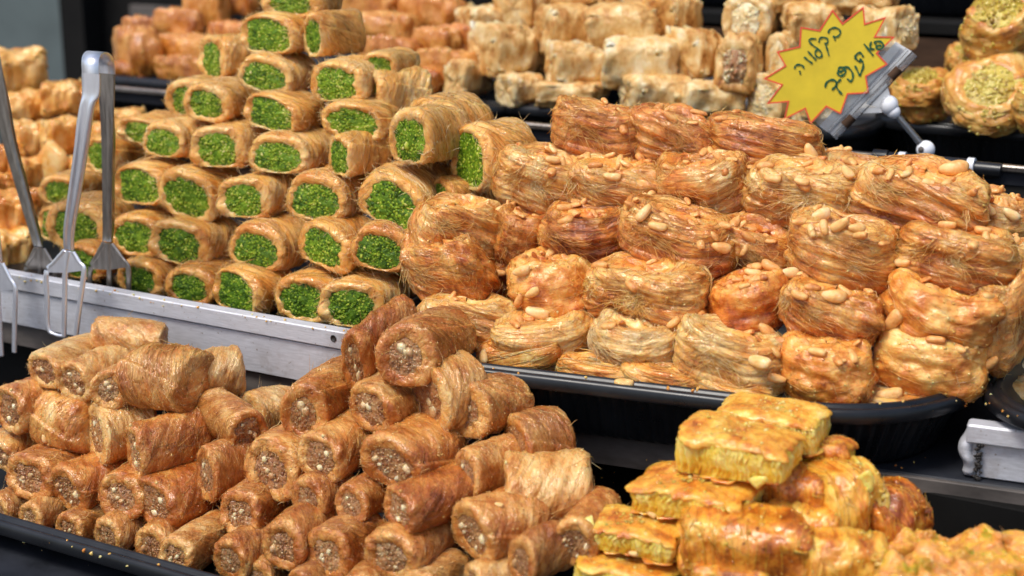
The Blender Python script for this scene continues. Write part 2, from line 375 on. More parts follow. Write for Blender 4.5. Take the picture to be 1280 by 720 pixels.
def roll_surface(seed, a, b, l, sq=2.5, lump=.07, inner=.62, ni=70, nj=140, spiral=.07, alpha=1.0, slant=.12, closed=False):
    rng = np.random.default_rng(seed)
    fr = [(-l+.0022, inner*.97), (-l+.0006, inner), (-l-.0003, (inner+1)/2), (-l+.0006, .93), (-l+.003, 1.0)]
    if closed: fr = [(-l+.0012, .02), (-l+.0002, .4), (-l-.0002, .75), (-l+.001, .93), (-l+.0035, 1.0)]
    pr = [(y, r*a) for y, r in fr]+[(l-.008, a), (l-.004, .965*a), (l-.0012, .86*a), (l, .62*a), (l+.0004, .3*a), (l, .03*a)]
    pr = resample(pr, ni); y = pr[:, 0][:, None]; rho = pr[:, 1][:, None]/a
    v = np.arange(nj)/nj*2*math.pi; v = v[None]
    c, s_ = sgnpow(np.cos(v), 2/sq), sgnpow(np.sin(v), 2/sq)
    x = a*c*rho; z = b*s_*rho; y = y+0*v
    ph = rng.uniform(0, 2*math.pi)
    sp = 1+spiral*((((v+ph+y*12) % (2*math.pi))/(2*math.pi))-.5)
    x = x*sp; z = z*sp
    edge = np.exp(-((np.arange(ni)[:, None])/ (ni*.05))**2)
    wv = 1+edge*(.16*vnoise(np.stack([np.cos(v)*1.6, np.sin(v)*1.6, 0*v+seed], -1), seed)+.08*vnoise(np.stack([np.cos(v)*5, np.sin(v)*5, 0*v+seed], -1), seed+1))
    x = x*wv; z = z*wv
    P = np.stack([x, y, z], -1)
    k = 1+lump*fbm(P/.016+seed*3.1, seed, 2)
    P[..., 0] *= k; P[..., 2] *= k
    e = np.clip(np.abs(y)/l, 0, 1)**3
    P[..., 1] += e*(slant*rng.normal()*x+slant*.6*rng.normal()*z)+e*.0016*vnoise(P/.005, seed+3)
    bend = rng.normal()*.08
    P[..., 0] += bend*(y*y-l*l/2)/l
    P[..., 2] = np.where(P[..., 2] < -.88*b, -.88*b+.3*(P[..., 2]+.88*b), P[..., 2])
    return Surf(P, alpha, a)

def end_filling(surf, seed, gran, size, mat, name, dome=.0012, tone_lo=-.4, tone_hi=.4, base_tone=-.1, chunks=0, csize=.002):
    rng = np.random.default_rng(seed)
    ring = surf.G[1]; c = ring.mean(0)
    ss = np.linspace(1.0, 0.02, 12)[:, None, None]
    G = c+(ring[None]-c)*ss
    d = dome*(1-ss[..., 0]**2)+.0006*vnoise(G*700, seed)+.0005*vnoise(G*300, seed+1)
    G[..., 1] -= d
    mb = MB(); mb.add(G.reshape(-1, 3), grid_faces(12, G.shape[1]), base_tone)
    r = np.sqrt(rng.random(gran))*.97; jj = rng.integers(0, G.shape[1], gran)
    p = c+(ring[jj]-c)*r[:, None]; p[:, 1] -= dome*(1-r**2)*rng.uniform(.5, 1.2, gran)
    crumbs(mb, p, rng.uniform(.5, 1.2, gran)*size, rng, tone_lo, tone_hi)
    if chunks:
        r = np.sqrt(rng.random(chunks))*.8; jj = rng.integers(0, G.shape[1], chunks)
        p = c+(ring[jj]-c)*r[:, None]; p[:, 1] -= dome*.6
        crumbs(mb, p, rng.uniform(.4, 1.5, chunks)*csize, rng, .1, .6)
    return mb.mesh(name, mat)

def dome(S, b, k=.72):
    """settle a roll: flat underside, domed top"""
    z = S.G[..., 2]
    S.G[..., 2] = np.where(z < -k*b, -k*b+.22*(z+k*b), z)
    w_ = 1+.10*np.clip(-z/b, 0, 1); S.G[..., 0] *= w_
    S.N = grid_normals(S.G)

def make_pistachio_roll(seed):
    rng = np.random.default_rng(seed)
    al = rng.choice([1, -1])*rng.uniform(.75, 1.25)
    S = roll_surface(seed, .0155, .0128, .025, sq=rng.uniform(2.1, 2.7), lump=.10, inner=rng.uniform(.66, .78), alpha=al, spiral=.12, slant=.16)
    dome(S, .0128, rng.uniform(.6, .85))
    S.displace([(.00050, 50, 260), (.00030, 90, 620)], seed)
    mb = MB()
    tf = .24*fbm(S.G/.010+7, seed+9, 3)+.08*fbm(S.G/.0022, seed+5, 2)+.10*np.exp(-((S.G[..., 1]+.025)/.003)**2)
    S.emit(mb, tonefield=tf)
    S.strands(mb, rng, 460, 10, .020, .00014, (.12, .86), spread=.18, fly=.06, flylen=.003, lift=.00008, tone=(-.26, .26), wob=.00016)
    S.strands(mb, rng, 150, 7, .005, .00014, (.02, .15), spread=1.3, fly=.8, flylen=.0024, tone=(-.05, .4))
    S.strands(mb, rng, 14, 9, .009, .00014, (.05, .9), spread=1.5, fly=1, flylen=.005, tone=(.1, .5), curl=60)
    k = 40; ii = rng.uniform(.03, .9, k)*(S.ni-1); jj = rng.uniform(0, S.nj, k)
    crumbs(mb, sample(S.G, ii, jj), rng.uniform(.0002, .0006, k), rng, .0, .4)
    crust = mb.mesh('pistachio_roll', M['green_roll'])
    fill = end_filling(S, seed+50, 420, .00068, M['green'], 'pistachio_filling', dome=.0008, tone_lo=-.42, tone_hi=.30, base_tone=-.2, chunks=int(rng.integers(0, 2)), csize=.0014)
    return crust, [('pistachio_filling', fill)]

def make_nut_roll(seed):
    rng = np.random.default_rng(seed)
    combed = seed % 3 != 0
    al = rng.choice([1, -1])*rng.uniform(.5, 1.2)
    S = roll_surface(seed, .0158, .0138, .028, sq=rng.uniform(2.0, 2.25), lump=.075, inner=rng.uniform(.54, .66), alpha=al, spiral=.09, slant=.16)
    dome(S, .0138, rng.uniform(.8, .98))
    S.displace([(.00045, 60, 260), (.00025, 80, 620), (.00025, 420, 420)], seed)
    mb = MB()
    tf = .26*fbm(S.G/.012+3, seed+9, 3)+.12*fbm(S.G/.0022, seed+5, 2)+.10*np.exp(-((S.G[..., 1]+.028)/.0025)**2)
    S.emit(mb, tonefield=tf)
    S.strands(mb, rng, 560 if combed else 160, 11, .020, .00012, (.08, .90), spread=.18 if combed else .5, fly=.02, flylen=.0025, lift=.00002, tone=(-.14, .20), wob=.00014)
    S.strands(mb, rng, 110, 6, .0035, .00013, (.02, .14), spread=1.3, fly=.6, flylen=.0016, tone=(-.05, .35))
    S.strands(mb, rng, 8, 9, .010, .00016, (.05, .95), spread=1.5, fly=1, flylen=.006, tone=(.1, .5), curl=60)
    k = 420; ii = rng.uniform(.01, .95, k)*(S.ni-1); jj = rng.uniform(0, S.nj, k)
    crumbs(mb, sample(S.G, ii, jj)+sample(S.N, ii, jj)*.0001, rng.uniform(.00013, .00045, k)*np.where(rng.random(k) < .06, 2.2, 1), rng, -.15, .45)
    crust = mb.mesh('nut_roll', M['nut_roll'])
    fill = end_filling(S, seed+50, 110, .0008, M['nutmeat'], 'nut_filling', dome=.0005, tone_lo=-.2, tone_hi=.22, base_tone=.0, chunks=int(rng.integers(3, 9)), csize=.0019)
    return crust, [('nut_filling', fill)]

def nest_surface(seed, A, B, H, lump=.13, ni=72, nj=200, dish=.5, n_sq=2.6, alpha=math.pi/2):
    rng = np.random.default_rng(seed)
    pr = resample([(.02, dish), (.35, dish+.03), (.52, dish*.4+.55), (.66, .93), (.79, .86), (.91, .62), (.985, .25), (1.0, -.12), (.965, -.5), (.86, -.82), (.62, -1.0), (.02, -1.0)], ni)
    v = np.arange(nj)/nj*2*math.pi
    c, s_ = sgnpow(np.cos(v), 2/n_sq), sgnpow(np.sin(v), 2/n_sq)
    rho = pr[:, 0][:, None]; z = pr[:, 1][:, None]*H+0*v[None]
    P = np.stack([A*c[None]*rho, B*s_[None]*rho, z], -1)
    P = P*(1+lump*fbm(P/.022+seed*1.7, seed, 3)[..., None])
    P[..., 2] += rng.normal()*.10*P[..., 0]+.10*H*np.sin(P[..., 0]/A*2+rng.uniform(0, 6))
    P[..., 1] += rng.normal()*.12*(P[..., 0]**2)/A
    return Surf(P, alpha, (A+B)/2)

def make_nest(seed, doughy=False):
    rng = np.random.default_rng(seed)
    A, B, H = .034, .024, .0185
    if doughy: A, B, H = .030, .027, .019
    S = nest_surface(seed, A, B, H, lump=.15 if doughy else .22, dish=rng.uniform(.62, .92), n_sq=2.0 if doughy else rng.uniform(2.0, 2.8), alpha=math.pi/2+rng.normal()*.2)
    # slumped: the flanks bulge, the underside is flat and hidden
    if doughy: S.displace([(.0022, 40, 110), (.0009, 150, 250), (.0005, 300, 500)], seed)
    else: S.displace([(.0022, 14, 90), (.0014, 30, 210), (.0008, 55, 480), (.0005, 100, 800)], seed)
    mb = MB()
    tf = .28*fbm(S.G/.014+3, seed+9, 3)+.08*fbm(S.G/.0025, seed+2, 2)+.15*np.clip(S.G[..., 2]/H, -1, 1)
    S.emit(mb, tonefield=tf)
    if doughy:
        S.strands(mb, rng, 160, 12, .02, .00013, (.1, .9), spread=.7, fly=.2, flylen=.003, tone=(-.1, .35), wob=.0004)
        k = 220; ii = rng.uniform(.05, .9, k)*(S.ni-1); jj = rng.uniform(0, S.nj, k)
        crumbs(mb, sample(S.G, ii, jj), rng.uniform(.0003, .0011, k), rng, -.1, .4)
    else:
        S.strands(mb, rng, 900, 12, .026, .00012, (.10, .92), spread=.13, fly=.02, flylen=.003, lift=.00004, tone=(-.18, .18), wob=.0002, curl=8)
        S.strands(mb, rng, 200, 12, .014, .00014, (.12, .95), spread=.7, fly=.15, flylen=.003, lift=.00015, tone=(-.1, .35), wob=.0005, curl=60)
        S.strands(mb, rng, 90, 16, .013, .00019, (.2, .95), spread=1.6, fly=.45, flylen=.004, lift=.0004, tone=(.12, .5), wob=.0012, curl=220)
        # loosened skeins lying across the winding
        for q in range(4):
            S.strands(mb, rng, 26, 12, .019, .00019, (.08, .95), spread=.22, fly=.35, flylen=.004, lift=.0007, tone=(.04, .34), wob=.0006, curl=40,
                      alpha=rng.choice([1, -1])*rng.uniform(.25, 1.15), at=(rng.uniform(.28, .5), rng.uniform(0, S.nj), .035, 3.0))
        # frayed tufts hanging at the ends
        for q in range(4):
            j0 = rng.uniform(0, S.nj); n = 12
            i = rng.uniform(.2, .7)*(S.ni-1)+np.zeros(n); j = j0+rng.normal(0, 2.0, n)
            g = sample(S.G, i, j); nn = sample(S.N, i, j); t = np.linspace(0, 1, 9)[None, :, None]
            ln = rng.uniform(.004, .010, (n, 1, 1)); dirn = nn[:, None]*.3+np.array([0, 0, -.8])+rng.normal(0, .3, (n, 1, 3))
            ph = rng.uniform(0, 6, (n, 1, 1)); Q = g[:, None]+dirn*ln*t+np.concatenate([np.sin(t*5+ph), np.cos(t*4+ph), .4*np.sin(t*6+ph)], -1)*.0011*t
            tubes(mb, Q, .00022, rng.uniform(.15, .5, n))
        k = 90; ii = rng.uniform(.02, .9, k)*(S.ni-1); jj = rng.uniform(0, S.nj, k)
        crumbs(mb, sample(S.G, ii, jj), rng.uniform(.0003, .0010, k), rng, -.1, .45)
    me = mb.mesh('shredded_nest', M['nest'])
    spots = []
    for k in range(18):
        i = rng.uniform(.05, .30)*(S.ni-1); j = rng.uniform(0, S.nj)
        p = sample(S.G, np.array([i]), np.array([j]))[0]
        spots.append((p+np.array([0, 0, rng.uniform(-.0014, .0008)]), rng.uniform(0, 6.28), rng.normal()*.45, rng.uniform(.5, .85), int(rng.choice([0, 1, 0, 1, 2, 3]))))
    return me, spots

def make_peanut(seed, half=False):
    rng = np.random.default_rng(seed)
    ni, nj = 16, 16
    th = np.linspace(.02, math.pi-.02, ni)[:, None]; v = np.arange(nj)[None]/nj*2*math.pi
    x = -np.cos(th)*.0072+0*v; r = np.sin(th)**.9*(.0039+rng.uniform(-.0009, .0009)*np.cos(th)+rng.uniform(.0, .0006)*np.cos(2*th))
    y = r*np.cos(v); z = r*np.sin(v)*.9
    if half: z = np.where(z < 0, z*.12, z*.95)
    else: y = y*(1-.10*np.exp(-(np.abs(np.sin(v))-1)**2*0)*0)
    y = y+.10*x*x/.0072
    P = np.stack([x, y, z], -1); P = P*(1+.12*fbm(P/.005, seed, 2)[..., None])
    S = Surf(P, 0.0, .0036)
    if half: S.G[..., 2] -= .0006*np.exp(-((S.G[..., 1])/.0008)**2)*(S.G[..., 2] < .0003)
    mb = MB(); S.emit(mb, tonefield=.12*fbm(P/.004+4, seed+1, 2)-(0.25*(np.abs(x) > .0066)))
    return mb.mesh('peanut', M['peanut'])

def make_filo_roll(seed, mat='filo', a=.020, b=.017, l=.028, strands=0, closed=True, lump=.17):
    rng = np.random.default_rng(seed)
    S = roll_surface(seed, a, b, l, sq=rng.uniform(2.8, 4.4), lump=lump, inner=.6, ni=44, nj=80, alpha=rng.uniform(1.2, 1.9), spiral=.16, slant=.15, closed=closed)
    S.displace([(.0014, 110, 85), (.0010, 260, 260), (.0005, 500, 500)], seed)
    mb = MB(); S.emit(mb, tonefield=.30*fbm(S.G/.014+3, seed+9, 3))
    if strands: S.strands(mb, rng, strands, 9, .02, .00022, (.1, .9), spread=.4, fly=.2, flylen=.003, tone=(-.1, .3))
    # flaking edges of the sheet
    nfl = 10
    for k in range(nfl):
        i = rng.uniform(.15, .85)*(S.ni-1); j = rng.uniform(0, S.nj)
        ii = i+np.array([-2, -1, 0, 1, 2])*rng.uniform(.5, 1.2); jj = np.full(5, j)
        base = sample(S.G, ii, jj); nn = sample(S.N, ii, jj); tip = sample(S.G, ii, jj+rng.uniform(2, 4))
        tp = tip+nn*rng.uniform(.0008, .003)*np.array([.2, .8, 1, .7, .2])[:, None]
        V = np.concatenate([base-nn*.0003, tp, tp-nn*.0004])
        f = [[q, q+1, 5+q+1, 5+q] for q in range(4)]+[[5+q, 5+q+1, 10+q+1, 10+q] for q in range(4)]+[[10+q, 10+q+1, q+1, q] for q in range(4)]
        mb.add(V, np.array(f), rng.uniform(0, .3))
    return mb, S

def make_filo(seed):
    mb, S = make_filo_roll(seed)
    return mb.mesh('filo_roll', M['filo']), []
def make_sesame(seed):
    mb, S = make_filo_roll(seed, closed=False)
    rng = np.random.default_rng(seed+1)
    me = mb.mesh('filo_roll', M['filo'])
    f = end_filling(S, seed+5, 120, .0016, M['nutmeat'], 'seed_filling', dome=.003, tone_lo=-.3, tone_hi=.6, base_tone=0)
    return me, [('seed_filling', f)]
def make_cream(seed):
    mb, S = make_filo_roll(seed, closed=False)
    me = mb.mesh('filo_roll', M['filo'])
    f = end_filling(S, seed+5, 60, .0016, M['filo'], 'pale_filling', dome=.003, tone_lo=.1, tone_hi=.5, base_tone=.25)
    return me, [('pale_filling', f)]
def make_golden(seed):
    mb, S = make_filo_roll(seed, mat='golden', a=.019, b=.015, l=.027, lump=.16)
    rng = np.random.default_rng(seed+1)
    return mb.mesh('peanut_pastry', M['golden']), []
def make_bakroll(seed):
    mb, S = make_filo_roll(seed, a=.017, b=.015, l=.030, strands=160, lump=.14)
    rng = np.random.default_rng(seed+1)
    k = 240; ii = rng.uniform(.1, .9, k)*(S.ni-1); jj = rng.uniform(0, S.nj, k)
    crumbs(mb, sample(S.G, ii, jj), rng.uniform(.0003, .0011, k), rng, -.3, .5)
    return mb.mesh('baklava_roll', M['crust']), []

def rrect(hx, hy, r, n, power=None):
    """n points round a rounded rectangle, evenly spaced, with outward normals"""
    r = min(r, hx*.999, hy*.999)
    segs = []
    for cx, cy, a0 in ((hx-r, hy-r, 0), (-hx+r, hy-r, 90), (-hx+r, -hy+r, 180), (hx-r, -hy+r, 270)):
        t = np.radians(np.linspace(a0, a0+90, 24)); segs.append(np.stack([cx+r*np.cos(t), cy+r*np.sin(t)], 1))
    p = np.concatenate(segs+[segs[0][:1]])
    d = np.r_[0, np.cumsum(np.linalg.norm(np.diff(p, axis=0), axis=1))]
    t = np.linspace(0, d[-1], n, endpoint=False)
    q = np.stack([np.interp(t, d, p[:, 0]), np.interp(t, d, p[:, 1])], 1)
    tg = np.roll(q, -1, 0)-np.roll(q, 1, 0); tg /= np.linalg.norm(tg, axis=1, keepdims=True)
    return q, np.stack([tg[:, 1], -tg[:, 0]], 1), t

def pad_surface(hx, hy, r, prof, n=96, ni=30, seed=0, wob=.0, wobf=200):
    """profile of (scale towards the centre or outward offset, z): rings of a rounded rectangle"""
    q, nn, t = rrect(hx, hy, r, n)
    if wob: q = q+nn*(wob*vnoise(np.stack([t*wobf, t*0, t*0+seed], -1), seed)+wob*.6*vnoise(np.stack([t*wobf*3, t*0, t*0+seed], -1), seed+1))[:, None]
    pr = resample([(s*max(hx, hy), z) for s, z in prof], ni); s = pr[:, 0]/max(hx, hy)
    G = np.zeros((ni, n, 3)); G[..., :2] = q[None]*s[:, None, None]; G[..., 2] = pr[:, 1][:, None]
    return Surf(G, math.pi/2, (hx+hy)/2)

BK = (.034, .021, .015)                        # half sizes of a baklava block
def make_baklava(seed):
    rng = np.random.default_rng(seed); hx, hy, hz = BK
    # pleated side
    q, nn, t = rrect(hx*.97, hy*.97, .005, 300)
    ni = 16; zz = np.linspace(-hz, hz*.78, ni)
    tw = t[None]++.0022*vnoise(np.stack(np.broadcast_arrays(t[None]*90, zz[:, None]*120, np.float64(seed)), -1), seed+9); f = np.stack(np.broadcast_arrays(tw*520, zz[:, None]*60, np.float64(seed)), -1)
    rid = np.abs(vnoise(f*np.array([1.5, .5, 1]), seed))*.0017+.0006*vnoise(f*np.array([.25, 2, 1]), seed+1)+.0005*vnoise(f*np.array([2.3, 5, 1]), seed+2)
    bul = .0012*np.cos(zz/hz*1.3)
    G = np.zeros((ni, 300, 3)); G[..., :2] = q[None]+nn[None]*(rid+bul[:, None]-.001)[..., None]; G[..., 2] = zz[:, None]
    G[..., 0] += .06*G[..., 2]*rng.normal()
    fl = np.stack(np.broadcast_arrays(zz[:, None], t[None], 0.0), -1)
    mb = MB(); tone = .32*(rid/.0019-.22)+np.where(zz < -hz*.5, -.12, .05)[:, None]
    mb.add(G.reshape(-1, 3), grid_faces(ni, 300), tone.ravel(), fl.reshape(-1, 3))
    ws = rng.normal(size=4)
    def warp(mb_):
        for v_ in mb_.v:
            x, y, z = v_.T.copy()
            k_ = 1+.10*ws[0]*x/hx+.05*ws[1]*np.sin(x/hx*2.2); v_[:, 1] = y*k_+.0022*ws[2]*np.sin(x/hx*1.6); v_[:, 2] = z*(1+.10*ws[3]*x/hx)+.0016*ws[1]*np.cos(x/hx*2)-.0046*np.clip(z/hz, 0, 1)*((x/hx)**4+(y/hy)**4*.7)
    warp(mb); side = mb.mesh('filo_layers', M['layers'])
    # browned top
    C = pad_surface(hx*1.03, hy*1.03, .006, [(.02, hz), (.5, hz), (.85, hz), (.97, hz*.95), (1.0, hz*.80), (1.0, hz*.62), (.95, hz*.60)], 140, 30, seed, .0020, 110)
    C.G = C.G+C.N*(.0026*fbm(C.G/.013+seed, seed, 3)+.0007*vnoise(C.G/.0026, seed+2))[..., None]; C.N = grid_normals(C.G)
    mb = MB(); C.emit(mb, tonefield=.30*fbm(C.G/.012+seed, seed+4, 3))
    k = 26; ii = rng.uniform(.05, .6, k)*(C.ni-1); jj = rng.uniform(0, C.nj, k)
    crumbs(mb, sample(C.G, ii, jj), rng.uniform(.0007, .0017, k), rng, .15, .5)
    C.strands(mb, rng, 160, 8, .010, .00014, (.1, .8), spread=1.2, fly=.25, flylen=.003, tone=(-.1, .3))
    warp(mb); top = mb.mesh('top_crust', M['crust'])
    # ragged bottom sheet sticking out a little
    D = pad_surface(hx*1.06, hy*1.07, .006, [(.5, -hz*1.0), (.97, -hz*1.0), (1.0, -hz*1.06), (.97, -hz*1.12), (.3, -hz*1.12)], 110, 14, seed+3, .0034, 100)
    D.G[..., 2] += .0015*vnoise(D.G[..., :]*np.array([90, 90, 0]), seed+6)
    mb = MB(); D.emit(mb, tone=-.12); warp(mb); bot = mb.mesh('bottom_sheet', M['crust'])
    mb = MB(); k = 34; ii = rng.uniform(.02, .75, k)*(C.ni-1); jj = rng.uniform(0, C.nj, k)
    crumbs(mb, sample(C.G, ii, jj), rng.uniform(.0005, .0016, k), rng, -.2, .4); warp(mb); cr = mb.mesh('pistachio_crumbs', M['greengold'])
    return None, [('filo_layers', side), ('top_crust', top), ('bottom_sheet', bot), ('pistachio_crumbs', cr)]

def make_slice(seed):
    rng = np.random.default_rng(seed); hx, hy, hz = .040, .017, .0125
    C = pad_surface(hx, hy, .009, [(.02, hz), (.6, hz), (.88, hz*.9), (1.0, hz*.4), (1.0, -hz*.4), (.9, -hz), (.02, -hz)], 100, 40, seed, .0015, 90)
    C.G = C.G*(1+.24*fbm(C.G/.022+seed, seed, 3)[..., None])
    C.displace([(.0018, 50, 130), (.0009, 180, 380)], seed)
    mb = MB(); C.emit(mb, tonefield=.25*fbm(C.G/.018+seed, seed+4, 3))
    k = 30; ii = rng.uniform(.05, .8, k)*(C.ni-1); jj = rng.uniform(0, C.nj, k)
    crumbs(mb, sample(C.G, ii, jj), rng.uniform(.0006, .0022, k), rng, .0, .45)
    return mb.mesh('syrup_slice', M['amber']), []

def make_pist_nest(seed):
    rng = np.random.default_rng(seed); A, B, H = .032, .030, .019
    S = nest_surface(seed, A, B, H, lump=.26, dish=.75, n_sq=2.1)
    S.displace([(.0020, 40, 120), (.0010, 120, 300)], seed)
    mb = MB(); S.emit(mb, tonefield=.30*fbm(S.G/.012+3, seed+9, 3))
    S.strands(mb, rng, 260, 12, .03, .00016, (.3, .9), spread=.2, fly=.08, flylen=.004, tone=(-.15, .25))
    rim = mb.mesh('pistachio_nest', M['pist_nest'])
    q = np.arange(60)/60*2*math.pi; nr = 16
    rr = np.linspace(.03, .80, nr)[:, None]
    G = np.stack([A*rr*np.cos(q), B*rr*np.sin(q), H*(.74+.34*np.cos(rr/.8*1.5))+0*q], -1)
    G[..., 2] += .0022*fbm(G/.007, seed, 3)
    mb = MB(); mb.add(G.reshape(-1, 3), grid_faces(nr, 60), .05*vnoise(G.reshape(-1, 3)/.006, 3))
    k = 260; a = rng.integers(0, nr, k); b = rng.integers(0, 60, k)
    crumbs(mb, G[a, b], rng.uniform(.0006, .0024, k), rng, -.3, .4)
    k = 160; ii = rng.uniform(.3, .85, k)*(S.ni-1); jj = rng.uniform(0, S.nj, k)
    crumbs(mb, sample(S.G, ii, jj), rng.uniform(.0005, .0018, k), rng, -.2, .4)
    return rim, [('pistachio_crumble', mb.mesh('pistachio_crumble', M['greengold']))]

def make_kunefe(seed):
    rng = np.random.default_rng(seed); A, B, H = .034, .028, .012
    S = nest_surface(seed, A, B, H, lump=.34, dish=.98, n_sq=3.2)
    S.displace([(.0050, 45, 80), (.0018, 130, 200), (.0005, 400, 500)], seed)
    mb = MB(); S.emit(mb, tonefield=.2*fbm(S.G/.008+3, seed+9, 3))
    S.strands(mb, rng, 300, 9, .012, .00018, (.02, .9), spread=1.0, fly=.25, flylen=.003, tone=(-.2, .4), curl=60)
    k = 50; ii = rng.uniform(.05, .6, k)*(S.ni-1); jj = rng.uniform(0, S.nj, k)
    crumbs(mb, sample(S.G, ii, jj), rng.uniform(.0006, .0022, k), rng, -.4, .4)
    return mb.mesh('pistachio_pastry', M['flecked']), []

def make_pile_bit(seed):                       # a flat torn piece of shredded pastry
    rng = np.random.default_rng(seed)
    S = nest_surface(seed, .030, .013, .005, lump=.3, ni=30, nj=70, dish=.9)
    S.displace([(.0012, 30, 200), (.0005, 80, 600)], seed)
    mb = MB(); S.emit(mb, tonefield=.2*fbm(S.G/.01, seed, 2))
    S.strands(mb, rng, 130, 10, .028, .00024, (.05, .95), spread=.3, fly=.2, flylen=.003, tone=(-.2, .3), alpha=math.pi/2)
    return mb.mesh('torn_pastry', M['nest']), []

PROTO = {
 'pist': [make_pistachio_roll(100+k) for k in range(7)],
 'nut': [make_nut_roll(200+k) for k in range(9)],
 'nest': [make_nest(300+k) for k in range(10)],
 'dough': [make_nest(350+k, True) for k in range(4)],
 'filo': [make_filo(400+k) for k in range(6)],
 'sesame': [make_sesame(430)], 'cream': [make_cream(440), make_cream(441)],
 'golden': [make_golden(450+k) for k in range(5)],
 'slice': [make_slice(500+k) for k in range(5)],
 'bak': [make_baklava(600+k) for k in range(4)],
 'bakroll': [make_bakroll(650+k) for k in range(3)],
 'pnest': [make_pist_nest(700+k) for k in range(3)],
 'kunefe': [make_kunefe(720+k) for k in range(3)],
 'bit': [make_pile_bit(800+k) for k in range(4)],
}
PEANUTS = [make_peanut(900), make_peanut(901), make_peanut(902, True), make_peanut(903, True)]
# nominal half sizes: across, along, up   (rolls: a, l, b; others: x, y, z)
NOM = {'pist': (.0155, .025, .0125), 'nut': (.0158, .028, .0138), 'filo': (.020, .028, .017), 'sesame': (.020, .028, .017), 'cream': (.020, .028, .017),
       'golden': (.019, .027, .015), 'bakroll': (.017, .030, .015),
       'nest': (.034, .024, .0185), 'dough': (.030, .027, .019), 'slice': (.040, .017, .0125), 'bak': BK, 'pnest': (.032, .030, .019),
       'kunefe': (.034, .028, .012), 'bit': (.030, .013, .005)}
ROLLS = ('pist', 'nut', 'filo', 'sesame', 'cream', 'golden', 'bakroll')
NAME = {'pist': 'pistachio_roll', 'nut': 'nut_roll', 'filo': 'filo_roll', 'sesame': 'filo_roll', 'cream': 'filo_roll', 'golden': 'peanut_pastry', 'bakroll': 'baklava_roll',
        'nest': 'shredded_nest', 'dough': 'shredded_nest', 'slice': 'syrup_slice', 'bak': 'baklava_block', 'pnest': 'pistachio_nest', 'kunefe': 'pistachio_pastry', 'bit': 'torn_pastry'}
rng0 = random.Random(7)
COUNT = {}

def new_obj(name, mesh, parent=None):
    o = bpy.data.objects.new(name, mesh); COL.objects.link(o)
    if parent is not None: o.parent = parent
    return o
def tag(o, label, cat, group=None, kind=None):
    if label: o['label'] = label
    if cat: o['category'] = cat
    if group: o['group'] = group
    if kind: o['kind'] = kind
    return o

